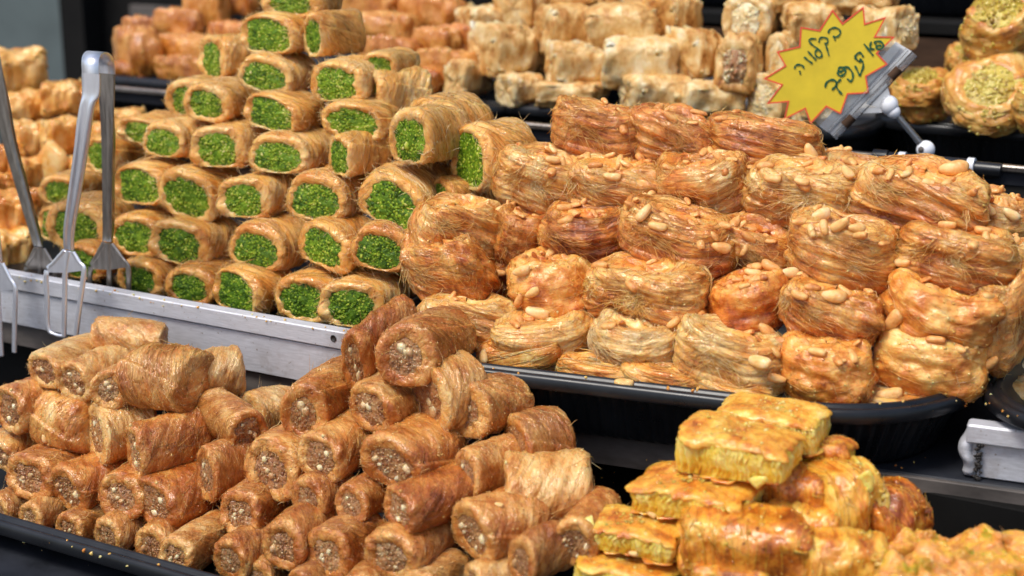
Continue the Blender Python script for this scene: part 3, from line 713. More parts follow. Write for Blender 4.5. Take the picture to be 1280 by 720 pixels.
def place(kind, box, Y, th, label, group, cat='pastry', pale=0.0, red=0.0, gloss=.5, L=None, elev=0, tilt=0, spin=0, var=None, nuts=7, fit=1.0, face=False, hs=1.0, fill_shift=0.0):
    """stand one pastry where the photograph shows it: its outline box on the sight plane Y, its length turned th degrees from the view"""
    x0, y0, x1, y1 = box; px, py = (x0+x1)/2, (y0+y1)/2
    P, t = at_depth(px, py, Y)
    m = t/F_PX; wh, hh = (x1-x0)/2*m*fit, (y1-y0)/2*m*fit
    r = ray(px, py); dep = math.atan2(-r[2], math.hypot(r[0], r[1]))
    s, c = abs(math.sin(RAD(th))), abs(math.cos(RAD(th))); sdp, cdp = math.sin(dep), math.cos(dep)
    nom = NOM[kind]
    if kind in ROLLS:
        l = (L if L else nom[1])
        if s > .75:                             # seen from the side: the length is what shows
            l = max(.6*nom[1], (wh-nom[0]*c)/s) if L is None else L
            a = nom[0]
        else:
            a = (wh-l*s)/max(c, .3)
            if a < .62*nom[0]: l = max(.5*nom[1], (wh-.75*nom[0]*c)/max(s, .05)); a = (wh-l*s)/max(c, .3)
        b = (.77 if kind == 'pist' else .75)*hh/cdp if face else (hh-l*c*sdp*.9)/cdp
        b = min(max(b, .6*nom[2]), 1.9*nom[2]); a = min(max(a, .6*nom[0]), 1.8*nom[0])
        if s > .75: a = min(max(b*nom[0]/nom[2], .7*nom[0]), 1.6*nom[0])
        if face:
            a = max(a, (1.36 if kind == 'pist' else 1.04)*b)
            P, t = at_depth(x0+a*c/m, y1-b*cdp/m-1, Y-l*.8)
        S = (a/nom[0], l/nom[1], b/nom[2])
        yv = Vector(FH*math.cos(RAD(th))*math.cos(RAD(elev))+RT*math.sin(RAD(th))*math.cos(RAD(elev)))+Vector((0, 0, math.sin(RAD(elev))))
        yv.normalize(); xv = yv.cross(Vector((0, 0, 1))).normalized(); zv = xv.cross(yv)
        if face: P = np.array(P)+np.array(yv)*l
        R = Matrix((xv, yv, zv)).transposed().to_4x4() @ Matrix.Rotation(RAD(spin+tilt), 4, 'Y')
    else:
        k = nom[1]/nom[0]
        if kind in ('bak', 'slice'): A = wh/(s+k*c*.9)
        else: A = wh/math.sqrt(s*s+(k*c)**2)
        B = k*A
        if kind in ('nest', 'bit', 'slice'): B = min(max(B, .7*nom[1]), 1.15*nom[1])
        if kind in ('bak',): hv = hh-sdp*(A*c+B*s)
        else: hv = math.sqrt(max(hh*hh-sdp*sdp*((A*c)**2+(B*s)**2), 1e-6))
        H = min(max(hv/cdp, .45*nom[2]), 1.9*nom[2])*hs
        S = (A/nom[0], B/nom[1], H/nom[2])
        xv = Vector(FH*math.cos(RAD(th))+RT*math.sin(RAD(th)))*math.cos(RAD(elev))+Vector((0, 0, math.sin(RAD(elev))))
        xv.normalize(); yv = Vector((0, 0, 1)).cross(xv).normalized(); zv = xv.cross(yv)
        R = Matrix((xv, yv, zv)).transposed().to_4x4() @ Matrix.Rotation(RAD(tilt), 4, 'X') @ Matrix.Rotation(RAD(spin), 4, 'Z')
    c_ = COUNT.get(kind, 0); COUNT[kind] = c_+1
    lib = PROTO[kind]; v = (c_*3+c_//len(lib)) % len(lib) if var is None else var % len(lib)
    me, kids = lib[v]
    o = new_obj(NAME[kind], me)
    o.matrix_world = Matrix.Translation(Vector(P)) @ R @ Matrix.Diagonal((*S, 1))
    colr = (.5+pale+rng0.uniform(-.05, .05), red, gloss*rng0.uniform(.8, 1.1), 1)
    o.color = colr
    if kind in ('nest', 'dough'):
        for q, (p, az, ti, sc, pv) in enumerate(kids[:nuts]):
            n = new_obj('peanut', PEANUTS[pv], o)
            n.matrix_basis = Matrix.Translation(Vector(p)) @ Matrix.Diagonal((1/S[0], 1/S[1], 1/S[2], 1)) @ Matrix.Rotation(az, 4, 'Z') @ Matrix.Rotation(ti, 4, 'Y') @ Matrix.Diagonal((sc, sc, sc, 1))
            n.color = (.40+rng0.uniform(-.12, .12), rng0.uniform(0, .4), .6, 1)
    else:
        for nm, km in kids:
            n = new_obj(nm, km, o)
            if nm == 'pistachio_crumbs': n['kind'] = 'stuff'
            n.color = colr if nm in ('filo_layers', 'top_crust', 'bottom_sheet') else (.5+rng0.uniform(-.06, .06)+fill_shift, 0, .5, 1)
    tag(o, label, cat, group)
    return o
# ------------------------------------------------------------------ the setting: street, wall, stall
EYE = CAM[2]
def box_into(mb, c, h, R=None, bev=.0008, tone=0):
    """bevelled box: centre, half sizes"""
    c = np.array(c, float); h = np.array(h, float); b = min(bev, h.min()*.45)
    prof = [(-h[2], -b), (-h[2]+b, 0), (h[2]-b, 0), (h[2], -b)]
    q = np.array([(h[0], h[1]-b), (h[0]-b, h[1]), (-h[0]+b, h[1]), (-h[0], h[1]-b), (-h[0], -h[1]+b), (-h[0]+b, -h[1]), (h[0]-b, -h[1]), (h[0], -h[1]+b)])
    rings = []
    for z, o in prof:
        p = q.copy(); p[:, 0] += np.sign(p[:, 0])*o; p[:, 1] += np.sign(p[:, 1])*o
        rings.append(np.c_[p, np.full(8, z)])
    V = np.concatenate(rings)
    cap = np.array([[0, 3, 2, 1], [0, 7, 4, 3], [7, 6, 5, 4]])
    F = np.concatenate([grid_faces(4, 8), cap[:, :], cap[:, ::-1]+24])
    if R is not None: V = V@np.asarray(R).T
    mb.add(V+c, F, tone)
def box_obj(name, mat, c, h, parent=None, R=None, bev=.0008, smooth=False):
    mb = MB(); box_into(mb, c, h, R, bev); return new_obj(name, mb.mesh(name, M[mat], smooth), parent)
def rotz(a):
    return np.array([[math.cos(a), -math.sin(a), 0], [math.sin(a), math.cos(a), 0], [0, 0, 1]])

tag(box_obj('ground', 'ground', (0, 2, -.05), (14, 14, .05)), 'grey street paving under the stall', 'ground', kind='structure')
tag(box_obj('wall', 'wall', (-1.5, 3.2, 1.4), (5, .06, 1.4)), 'grey green plaster wall behind the stall', 'wall', kind='structure')

stall = tag(new_obj('market_stall', None), 'dark stepped market stall carrying all the pastry trays', 'stall')
ZF, ZM, ZB = EYE-.4135, EYE-.331, EYE-.241
box_obj('shelf_board', 'shelf_dark', (-.45, .54, ZF-.010), (1.5, .262, .010), stall)
box_obj('riser_panel', 'dark_board', (-.45, .835, (ZF+ZM)/2-.012), (1.5, .012, (ZM-ZF)/2+.004), stall)
# the middle step: a left length under the rolls and a right length lying a few degrees askew
box_obj('shelf_board', 'shelf_dark', (-1.30, .985, ZM-.009), (.745, .195, .009), stall)
box_obj('edge_plate', 'shelf_face', (-1.30, .787, ZM-.0085), (.745, .0025, .0085), stall, bev=.0004)
R8 = rotz(RAD(8)); u8 = R8@np.array([1, 0, 0]); v8 = R8@np.array([0, 1, 0]); p8 = np.array([-.416, .797, 0])
c8 = p8+u8*.36+v8*.19
box_obj('shelf_board', 'shelf_dark', (c8[0], c8[1], ZM-.0085), (.47, .19, .0085), stall, R8, bev=.0012)
c8 = p8+u8*.36-v8*.0022
box_obj('edge_plate', 'shelf_face', (c8[0], c8[1], ZM-.0105), (.47, .0018, .0100), stall, R8, bev=.0005)
box_obj('shelf_board', 'dark_board', (.03, 1.40, ZB-.009), (1.33, .27, .009), stall)
box_obj('riser_panel', 'brown_board', (.03, 1.150, (ZM+ZB)/2-.012), (1.33, .010, (ZB-ZM)/2+.006), stall)
ztop = at_depth(1180, 29, 1.52)[0][2]
box_obj('riser_panel', 'brown_board', (.15, 1.532, (ztop+ZB)/2-.004), (1.05, .012, (ztop-ZB)/2-.006), stall)
box_obj('shelf_board', 'dark_board', (.15, 1.72, ztop-.008), (1.05, .20, .008), stall)
box_obj('front_skirt', 'dark_board', (-.45, .285, ZF/2-.015), (1.5, .010, ZF/2-.012), stall)
# back screen, dark, and the post at its left end
scr = tag(new_obj('back_screen', None), 'tall black board screening the back of the stall', 'screen')
x_l = at_depth(112, 30, 2.0)[0][0]
box_obj('board', 'dark_board', (x_l+1.9, 2.0, .75), (1.9, .012, .75), scr)
box_obj('post', 'dark_board', (x_l+.02, 1.96, .72), (.028, .022, .72), scr)
a = at_depth(165, 17, 1.85)[0]; b = at_depth(232, 14, 1.85)[0]
tag(box_obj('metal_bar', 'shelf_face', (a+b)/2, (abs(b[0]-a[0])/2, .006, .010)), 'short grey metal bar before the black screen', 'bar')

# ------------------------------------------------------------------ black plastic trays
def tray(name, label, c, hx, hy, r, rot, z_rim, depth, floor, n=700, rib=.008, group='black plastic trays'):
    q, nn, t = rrect(hx, hy, r, n)
    loops = [(-.020, -floor), (-.012, -floor+.002), (-.003, -.008), (0, -.0006), (.0008, .0010), (.0024, .0012), (.0036, -.0002), (.0044, -.0014), (.0056, -.0014),
             (.0068, -.0002), (.0086, -.0004), (.0100, -.0022), (.0104, -.0080), (.0098, -.0088), (.0088, -.0078), (.0082, -.0040), (.0030, -.0036), (.0016, -.0080)]
    wall = np.linspace(0, 1, 6)
    loops += [(.0006-.013*k, -.012-(depth-.016)*k) for k in wall]+[(-.0150, -depth+.0008), (-.0190, -depth)]
    G = np.zeros((len(loops), n, 3))
    for k, (o, z) in enumerate(loops):
        off = np.full(n, o)
        if 18 <= k <= 23: off = off+.0011*np.clip(np.sin(2*math.pi*t/rib)*1.6, -1, 1)
        G[k, :, :2] = q+nn*off[:, None]; G[k, :, 2] = z
    mb = MB(); mb.add(G.reshape(-1, 3), grid_faces(len(loops), n), 0)
    # floor and underside as rings closing on the middle
    for L0, flip in ((0, False), (len(loops)-1, True)):
        ring = G[L0]; cc = ring.mean(0)
        F = np.stack([ring, cc+(ring-cc)*.5, cc+(ring-cc)*.02]); mb.add(F.reshape(-1, 3), grid_faces(3, n), 0)
    o = new_obj(name, mb.mesh(name, M['black_plastic']))
    o.location = (c[0], c[1], EYE+z_rim); o.rotation_euler = (0, 0, rot)
    return tag(o, label, 'tray', group)

zr = -.2865
TR8 = RAD(9.0)
def placed(fx, fy, hx, hy, rot, ex):           # centre from a point on the front rim, ex = metres from that point to the right end
    ux, uy = math.cos(rot), math.sin(rot)
    return (fx+ux*(ex-hx)-uy*hy, fy+uy*(ex-hx)+ux*hy)
fr = at_level(900, 497, zr)
hx, hy = .190, .155
tray('black_tray', 'ribbed black oval tray holding the shredded nests with peanuts', placed(fr[0]+.001, fr[1]+.0102, hx, hy, TR8, .126), hx-.0, hy, .085, TR8, zr, .0435, .036)
lf = at_level(1240, 494, zr+.002)
tray('black_tray', 'black tray cut by the right edge beside the shredded nests', (-.0605, .957), .118, .125, .055, RAD(3), zr+.002, .044, .02)
tray('black_tray', 'black tray behind the aluminium strip under the pistachio rolls', (-.835, .955), .262, .155, .03, 0, -.2935, .037, .012)
tray('black_tray', 'black tray at the left under the golden peanut pastries', (-1.36, .975), .235, .17, .03, 0, -.2935, .037, .012)
tray('black_tray', 'low black tray under the brown nut rolls in front', (-.640, .6925), .285, .076, .03, 0, -.3905, .022, .019)
tray('black_tray', 'black tray under the yellow baklava blocks', (-.205, .690), .125, .080, .03, RAD(3), -.372, .0405, .036, rib=.009)
tray('black_tray', 'black tray in the bottom right corner under green flecked pastry', (.062, .690), .125, .088, .03, RAD(6), -.345, .0675, .02)
bl = at_level(165, 99, -.197)
tray('black_tray', 'black tray at the back left under the amber syrup slices', (bl[0]+.115+.05, bl[1]+.16), .255, .15, .04, 0, -.197, .043, .03)
bm = at_level(640, 131, -.1965)
tray('black_tray', 'black tray at the back behind the pile of nests', (bm[0]+.105, bm[1]+.15), .205, .14, .04, 0, -.1965, .0435, .03)
br = at_level(1190, 157, -.1945)
tray('black_tray', 'black tray at the back right under the round pistachio nests', (br[0]+.13, br[1]+.15), .200, .14, .05, 0, -.1945, .0455, .03)
tk = at_depth(1010, 20, 1.56)[0]
tray('black_tray', 'black tray standing on the highest step at the back', (tk[0]+.02, 1.56+.13), .36, .12, .04, 0, ztop-EYE+.046, .045, .02, rib=.012)
tray('black_tray', 'black tray on the highest step behind the right hand nests', (tk[0]+.02+.77, 1.56+.13), .36, .12, .04, 0, ztop-EYE+.046, .045, .02, rib=.012)

# ------------------------------------------------------------------ aluminium edge strips
st = tag(new_obj('edge_strip', None), 'long aluminium edge strip with a screw hole before the pistachio rolls', 'metal strip', 'aluminium edge strips')
st.location = (0, 0, 0)
xr = at_depth(545, 430, .78)[0][0]; xl = -1.75
zt, zb = EYE-.2885, EYE-.3295; zm = zt-.0135
box_obj('face_panel', 'aluminium', ((xl+xr)/2, .7815, (zm+zb)/2-.0), ((xr-xl)/2, .0012, (zm-zb)/2), st, bev=.0005)
box_obj('lip', 'aluminium', ((xl+xr)/2, .7832, (zt+zm)/2+.0006), ((xr-xl)/2, .0052, (zt-zm)/2-.0006), st, bev=.0007)
box_obj('foot_line', 'grime', ((xl+xr)/2, .7845, zb-.0006), ((xr-xl)/2, .0012, .0006), st, bev=.0002)
h = at_depth(417, 423, .7779)[0]
mb = MB(); th = np.arange(20)/20*2*math.pi
ring = [np.stack([r_*np.cos(th), y_+0*th, r_*np.sin(th)], 1) for r_, y_ in ((.0024, -.0004), (.0018, -.0006), (.0016, -.0002), (.0001, -.0001))]
mb.add(np.concatenate(ring)+h, grid_faces(4, 20), 0); new_obj('screw_hole', mb.mesh('screw_hole', M['grime']), st)
# the shorter bar lying on the right end of the shelf
bar = tag(new_obj('edge_strip', None), 'short aluminium bar with a grimy crushed end on the right of the shelf', 'metal strip', 'aluminium edge strips')
q0 = at_level(1204, 596, -.3305); ang = RAD(8)
Rb = rotz(ang); ub = Rb@np.array([1, 0, 0]); vb = Rb@np.array([0, 1, 0])
ht = at_depth(1206, 528, q0[1])[0][2]-q0[2]
cb = q0+ub*.20+vb*.004
box_obj('face_panel', 'aluminium', (cb[0], cb[1], q0[2]+ht*.33), (.20, .0022, ht*.32), bar, Rb, bev=.0006)
cb = q0+ub*.20+vb*.0035
box_obj('lip', 'aluminium', (cb[0], cb[1], q0[2]+ht*.83), (.20, .0062, ht*.17), bar, Rb, bev=.0010)
# crushed end: a lumpy roll of bent metal
zz = np.linspace(0, 1, 26)[:, None]; v = np.arange(16)[None]/16*2*math.pi
G = np.stack(np.broadcast_arrays(.0042*np.cos(v)*np.clip(np.minimum(zz, 1-zz)*12, .02, 1), .0060*np.sin(v)*np.clip(np.minimum(zz, 1-zz)*12, .02, 1), ht*zz), -1)
G = G*(1+.30*fbm(G/.006, 4, 3)[..., None]*np.array([1, 1, 0])); G[..., 0] += .0018*np.sin(zz*9)
mb = MB(); mb.add((G.reshape(-1, 3)@Rb.T)+q0+ub*.0015+vb*.004, grid_faces(26, 16), 0); new_obj('crushed_end', mb.mesh('crushed_end', M['aluminium']), bar)
mb = MB(); rg = np.random.default_rng(5)
k = 90; pz = rg.random(k); crumbs(mb, q0+ub[None]*(.0075+rg.normal(0, .0009, (k, 1)))+vb[None]*-.0012*1.0+np.c_[np.zeros((k, 2)), pz*ht*.9], rg.uniform(.0005, .0016, k), rg)
o = new_obj('grime_line', mb.mesh('grime_line', M['grime']), bar); o['kind'] = 'stuff'

# rail before the back step with the clip that carries the sign
rl = tag(new_obj('label_rail', None), 'thin grey rail along the back step behind the nests', 'rail')
zr_ = at_depth(1262, 207, 1.125)[0][2]
box_obj('bar', 'steel_dark', (.03, 1.128, zr_-.0025), (1.33, .004, .0025), rl, bev=.0012)
box_obj('web', 'shelf_dark', (.03, 1.131, zr_-.0105), (1.33, .002, .0052), rl)

# ------------------------------------------------------------------ tongs
def ribbon(mb, C, W, D, th, chan):
    """channelled strip: centre line C, half width vectors W (m,3), depth direction D (3), thickness, channel depth"""
    s = np.array([-1, -.72, -.38, 0, .38, .72, 1.0]); hgt = np.array([.1, .85, .55, .0, .55, .85, .1])
    top = C[:, None]+W[:, None]*s[None, :, None]-np.array(D)[None, None]*(hgt[None, :, None]*chan[:, None, None])
    bot = top+np.array(D)[None, None]*th
    m = len(C); G = np.concatenate([top, bot[:, ::-1]], 1)
    mb.add(G.reshape(-1, 3), grid_faces(m, 14), 0)
    for e in (0, m-1):
        b0 = e*14; f = np.array([[0, 1, 12, 13], [1, 2, 11, 12], [2, 3, 10, 11], [3, 4, 9, 10], [4, 5, 8, 9], [5, 6, 7, 8]])
        mb.add(G[e], f, 0)
def curve_pts(pts, n):
    p = np.array(pts, float); t = np.arange(len(p)); u = np.linspace(0, len(p)-1, n)
    # Catmull-Rom
    out = []
    for x in u:
        i = min(int(x), len(p)-2); f = x-i
        p0, p1, p2, p3 = p[max(i-1, 0)], p[i], p[i+1], p[min(i+2, len(p)-1)]
        out.append(.5*((2*p1)+(-p0+p2)*f+(2*p0-5*p1+4*p2-p3)*f*f+(-p0+3*p1-3*p2+p3)*f**3))
    return np.array(out)
def flat_tube(mb, P, rx, ry):
    t2 = MB(); tubes(t2, P[None], 1.0, 0, sides=10, taper=False)
    v = t2.v[0].reshape(len(P), 10, 3); c = P[:, None]; d = v-c
    wx = np.array([1.0, 0, 0]); comp = d@wx
    d2 = (d-comp[..., None]*wx)*ry+comp[..., None]*wx*rx
    mb.add((c+d2).reshape(-1, 3), grid_faces(len(P), 10), 0)
    for e in (0, -1):
        ring = (c+d2)[e]; cc = ring.mean(0); mb.add(np.stack([ring, cc+(ring-cc)*.05]).reshape(-1, 3), grid_faces(2, 10), 0)
def arm(parent, mat, line, Y, fork, name='arm', front=True):
    """line: (px, py, width px); fork: (neck, left shoulder, left tip, mid tip, right shoulder, right tip) in photograph px on the plane Y"""
    P = np.array([at_depth(a, b, Y)[0] for a, b, w_ in line]); sc = at_depth(line[0][0], line[0][1], Y)[1]/F_PX
    C = curve_pts(P, 30); Wd = curve_pts([(w_*sc*.56, 0, 0) for a, b, w_ in line], 30)
    mb = MB(); D = np.array([0, 1.0, 0])*(1 if front else -1)
    ch = np.clip(np.linspace(-.5, 3, 30), 0, 1)*np.clip(np.linspace(4, .3, 30), 0, 1)*.0052
    ribbon(mb, C, Wd, D, .0010, ch)
    a_ = new_obj(name, mb.mesh(name, M[mat]), parent)
    g = lambda p: at_depth(p[0], p[1], Y)[0]
    nk, ls, lt, mt, rs, rt_ = [g(p) for p in fork]
    wk = Wd[-1]
    mb = MB()
    # shoulder web with two slots' tops scalloped by the tines
    mids = (ls+rs)/2
    e = np.array([0, .0006, 0])
    mid_u = g(((fork[1][0]+fork[4][0])/2, (fork[1][1]+fork[4][1])/2+2))
    rowA = [nk-wk, nk, nk+wk]; rowB = [(nk-wk)*.45+ls*.55, (nk+mid_u)*.5, (nk+wk)*.45+rs*.55]; rowC = [ls, mid_u, rs]
    V = np.array(rowA+rowB+rowC); V = np.concatenate([V-e, V+e])
    f = []
    for r_ in range(2):
        for c_ in range(2):
            k = r_*3+c_; f += [[k, k+1, k+4, k+3], [9+k+3, 9+k+4, 9+k+1, 9+k]]
    f += [[0, 3, 12, 9], [3, 6, 15, 12], [2, 11, 14, 5], [5, 14, 17, 8], [6, 7, 16, 15], [7, 8, 17, 16]]
    mb.add(V, np.array(f), 0)
    fk = new_obj('fork_plate', mb.mesh('fork_plate', M[mat], False), parent)
    for nm, pts in (('tine', [nk-wk*.9, (nk-wk)*.45+ls*.55, ls, ls*.5+lt*.5, lt, lt*.55+mt*.45+np.array([0, 0, -.0022]), mt]),
                    ('tine', [nk, mid_u, mt*.5+mid_u*.5, mt]), ('tine', [nk+wk*.9, (nk+wk)*.45+rs*.55, rs, rs*.5+rt_*.5, rt_])):
        mb = MB(); flat_tube(mb, curve_pts(pts, 26), .0025, .0012); new_obj(nm, mb.mesh('tine', M[mat]), parent)
    return P[0]
def spring(parent, mat, A, B, w_):
    mb = MB(); t = np.linspace(0, math.pi, 22)
    mid = (A+B)/2; half = (B-A)/2
    C = mid[None]-np.cos(t)[:, None]*half[None]+(np.sin(t)**.55)[:, None]*np.array([0, 0, np.linalg.norm(half)*.62])
    Wd = np.repeat(np.array([[w_, 0, 0]]), 22, 0)
    dn = -(C-mid); dn /= np.linalg.norm(dn, axis=1, keepdims=True)
    top = np.stack([C-Wd, C+Wd], 1); bot = np.stack([C+Wd+dn*.001, C-Wd+dn*.001], 1)
    G = np.concatenate([top, bot], 1); mb.add(G.reshape(-1, 3), grid_faces(22, 4), 0)
    return new_obj('spring_bend', mb.mesh('spring_bend', M[mat]), parent)
YF, YB = .7555, .7975
tg = tag(new_obj('tongs', None), 'shiny steel tongs with forked ends standing upright over the aluminium strip', 'tongs', 'steel serving tongs')
A = arm(tg, 'steel', [(113, 92, 27), (113, 118, 26), (109, 134, 21), (104, 180, 18), (96, 235, 16), (88, 288, 13), (86, 312, 15)], YF,
        [(86, 314), (58, 340), (60, 410), (80, 420), (105, 338), (95, 420)])
B = arm(tg, 'steel_dark', [(134, 92, 24), (134, 120, 23), (134, 150, 19), (134, 190, 16), (134, 240, 14), (134, 290, 13), (134, 302, 13)], YB,
        [(135, 304), (113, 336), (112, 392), (137, 398), (160, 334), (162, 390)], front=False)
spring(tg, 'steel', A, B, .0080)
tg2 = tag(new_obj('tongs', None), 'dark tongs at the left edge, one fork hanging before the aluminium strip', 'tongs', 'steel serving tongs')
B = arm(tg2, 'steel_dark', [(-16, 20, 22), (-10, 60, 22), (-1, 110, 20), (9, 170, 18), (25, 230, 16), (42, 290, 13), (48, 308, 13)], YB,
        [(50, 310), (33, 336), (34, 390), (50, 398), (68, 334), (70, 390)], front=False)
A = arm(tg2, 'steel', [(-42, 20, 24), (-38, 60, 24), (-30, 110, 22), (-22, 170, 20), (-14, 230, 17), (-5, 300, 14), (-3, 326, 14)], YF,
        [(-2, 328), (-24, 362), (-22, 436), (2, 444), (19, 362), (18, 440)])
spring(tg2, 'steel_dark', A, B, .0075)

# ------------------------------------------------------------------ price sign
TS = 1.125                                       # metres from the lens to the card
sgn = tag(new_obj('price_sign', None), 'yellow star price card with red border and green Hebrew handwriting', 'sign')
O = CAM+ray(1040, 85)*TS
zn = -(ray(1040, 85)/np.linalg.norm(ray(1040, 85))); xn = np.cross(np.array([0, 0, 1.0]), zn); xn /= np.linalg.norm(xn); yn = np.cross(zn, xn)
def on_card(px, py, lift=0.0):
    r = ray(px, py); t = ((O-CAM)@zn)/(r@zn); return CAM+r*t+zn*lift
star = [(50, 355), (130, 383), (65, 468), (160, 460), (143, 540), (238, 492), (263, 560), (335, 482), (400, 515), (432, 425), (527, 420), (515, 345), (612, 290),
        (565, 240), (645, 165), (558, 163), (605, 75), (510, 105), (503, 28), (408, 103), (362, 42), (303, 135), (218, 120), (212, 208), (110, 232), (147, 295)]
star = [(940+a*.27778, b*.27778) for a, b in star]
cen = np.array(star).mean(0)
def star_ring(k, lift): return np.array([on_card(cen[0]+(x-cen[0])*k, cen[1]+(y-cen[1])*k, lift) for x, y in star])
ns = len(star)
G = np.stack([star_ring(.001, 0), star_ring(.5, 0), star_ring(1, 0), star_ring(1, -.0006), star_ring(.001, -.0006)])
mb = MB(); mb.add(G.reshape(-1, 3), grid_faces(5, ns), 0); new_obj('card', mb.mesh('card', M['yellow_card'], False), sgn)
def inset(d):
    p = np.array(star); out = []
    for k in range(ns):
        a, b, c = p[k-1], p[k], p[(k+1) % ns]
        u = (b-a)/np.linalg.norm(b-a); v = (c-b)/np.linalg.norm(c-b)
        n1 = np.array([u[1], -u[0]]); n2 = np.array([v[1], -v[0]]); m_ = n1+n2; m_ /= max(1e-6, np.linalg.norm(m_)); m_ = m_/max(.45, m_@n1)
        out.append(b+m_*d)
    return np.array(out)
sgnar = .5*sum(star[k][0]*star[(k+1) % ns][1]-star[(k+1) % ns][0]*star[k][1] for k in range(ns))
inn = inset(1.9 if sgnar < 0 else -1.9)
r0 = np.array([on_card(x, y, .0004) for x, y in star]); r1 = np.array([on_card(x, y, .0004) for x, y in inn])
r2 = np.array([on_card(x, y, .0001) for x, y in inn]); r3 = np.array([on_card(x, y, .0001) for x, y in star])
mb = MB(); mb.add(np.concatenate([r0, r1, r2, r3, r0]), grid_faces(5, ns), 0); new_obj('border', mb.mesh('border', M['red_edge'], False), sgn)
def S1(pts): return [(985+a/9.0, 20+b/9.0) for a, b in pts]
def S2(pts): return [(1020+a*.11806, 40+b*.11806) for a, b in pts]
strokes = [
 S1([(452, 190), (470, 150), (520, 130), (570, 145), (588, 185), (570, 220), (535, 235), (505, 225)]), S1([(520, 235), (530, 272)]),
 S1([(350, 295), (355, 255), (395, 238), (440, 255), (448, 290), (425, 315)]), S1([(412, 300), (440, 370), (460, 445)]),
 S1([(318, 255), (265, 255), (235, 275), (270, 320), (330, 365), (375, 410), (378, 450), (345, 465), (310, 440), (308, 400), (335, 370)]),
 S1([(222, 395), (270, 445), (315, 495)]), S1([(182, 460), (230, 500), (275, 532)]),
 S1([(75, 590), (85, 555), (130, 545), (165, 560), (182, 592)]), S1([(130, 615), (140, 652)]),
 S2([(640, 130), (620, 115), (635, 98), (680, 100), (712, 130), (708, 160), (680, 182), (645, 178), (640, 155), (665, 140), (690, 150)]),
 S2([(508, 125), (560, 190), (605, 250)]), S2([(585, 100), (572, 150), (580, 180)]), S2([(575, 180), (620, 180)]),
 S2([(410, 265), (440, 225), (475, 222), (500, 262)]), S2([(410, 268), (455, 310), (490, 305), (500, 360), (480, 420), (460, 455), (435, 400), (412, 355)]), S2([(455, 318), (475, 280)]),
 S2([(290, 395), (265, 420), (245, 415), (230, 440), (260, 465), (300, 445), (310, 410), (285, 375), (245, 380), (232, 420)]),
 S2([(285, 372), (340, 375), (385, 430), (388, 490), (365, 520), (330, 490)]),
 S2([(95, 585), (115, 530), (165, 505), (210, 520), (215, 560), (190, 590), (168, 612)]), S2([(262, 498), (215, 545)]), S2([(205, 560), (240, 620), (278, 660)])]
for k, sk in enumerate(strokes):
    p = curve_pts(sk, max(8, len(sk)*5)); wdt = 1.15 if k < 9 else 1.35
    tgt = np.gradient(p, axis=0); tgt /= np.linalg.norm(tgt, axis=1, keepdims=True); nr_ = np.stack([-tgt[:, 1], tgt[:, 0]], 1)*wdt*(.85+.25*np.sin(np.arange(len(p))*.7+k))[:, None]
    L_ = np.array([on_card(x, y, .0007) for x, y in p+nr_]); R_ = np.array([on_card(x, y, .0007) for x, y in p-nr_])
    L2 = np.array([on_card(x, y, .0001) for x, y in p+nr_]); R2 = np.array([on_card(x, y, .0001) for x, y in p-nr_])
    G = np.stack([L_, R_, R2, L2], 1); mb = MB(); mb.add(G.reshape(-1, 3), grid_faces(len(p), 4), 0)
    mb.add(np.concatenate([G[0], G[-1]]), np.array([[0, 1, 2, 3], [4, 7, 6, 5]]), 0)
    new_obj('letter_stroke', mb.mesh('letter_stroke', M['ink'], False), sgn)
# clear plastic clip
def slab(parent, name, mat, quad, z0, z1, smooth=False):
    Fp = np.array([on_card(x, y, z1) for x, y in quad]); Bp = np.array([on_card(x, y, z0) for x, y in quad])
    mb = MB(); mb.add(np.concatenate([Fp, Bp]), np.array([[0, 1, 2, 3], [7, 6, 5, 4], [0, 4, 5, 1], [1, 5, 6, 2], [2, 6, 7, 3], [3, 7, 4, 0]]), 0)
    return new_obj(name, mb.mesh(name, M[mat], smooth), parent)
def rod(parent, name, mat, A, B, r_, sides=16, caps=True):
    P = np.linspace(A, B, 6)[None]; mb = MB(); tubes(mb, P, r_, 0, sides=sides, taper=False)
    v = mb.v[0].reshape(6, sides, 3)
    for e, c in ((0, A), (5, B)): mb.add(np.stack([v[e], c+(v[e]-c)*.05]).reshape(-1, 3), grid_faces(2, sides), 0)
    return new_obj(name, mb.mesh(name, M[mat]), parent)
def ball(parent, name, mat, c, r_, sc=(1, 1, 1)):
    th = np.linspace(.01, math.pi-.01, 18)[:, None]; v = np.arange(24)[None]/24*2*math.pi
    G = np.stack([np.sin(th)*np.cos(v)*sc[0], np.sin(th)*np.sin(v)*sc[1], np.cos(th)*sc[2]+0*v], -1)*r_
    mb = MB(); mb.add(G.reshape(-1, 3)+c, grid_faces(18, 24), 0); return new_obj(name, mb.mesh(name, M[mat]), parent)
slab(sgn, 'clip_jaw', 'clear', [(1018, 151), (1113, 50), (1128, 58), (1034, 166)], -.0020, -.0009)
slab(sgn, 'clip_jaw', 'sky_sheen', [(1024, 158), (1120, 52), (1140, 64), (1042, 170)], -.0050, -.0034)
rod(sgn, 'hinge_bar', 'clear', on_card(1043, 172, -.001), on_card(1144, 68, -.001), .0026)
rod(sgn, 'hinge_bar', 'clear', on_card(1036, 164, .0), on_card(1134, 62, .0), .0014)
for a_, b_ in (((1055, 157), (1066, 146)), ((1113, 97), (1124, 86))):
    rod(sgn, 'hinge_pin', 'brown_board', on_card(*a_, .0008), on_card(*b_, .0008), .0034)
slab(sgn, 'bracket', 'sky_sheen', [(1082, 130), (1108, 104), (1114, 122), (1104, 136)], -.008, -.0045)
slab(sgn, 'bracket', 'sky_sheen', [(1074, 136), (1102, 134), (1104, 141), (1078, 142)], -.0078, -.0048)
j0 = on_card(1112, 132, -.006)
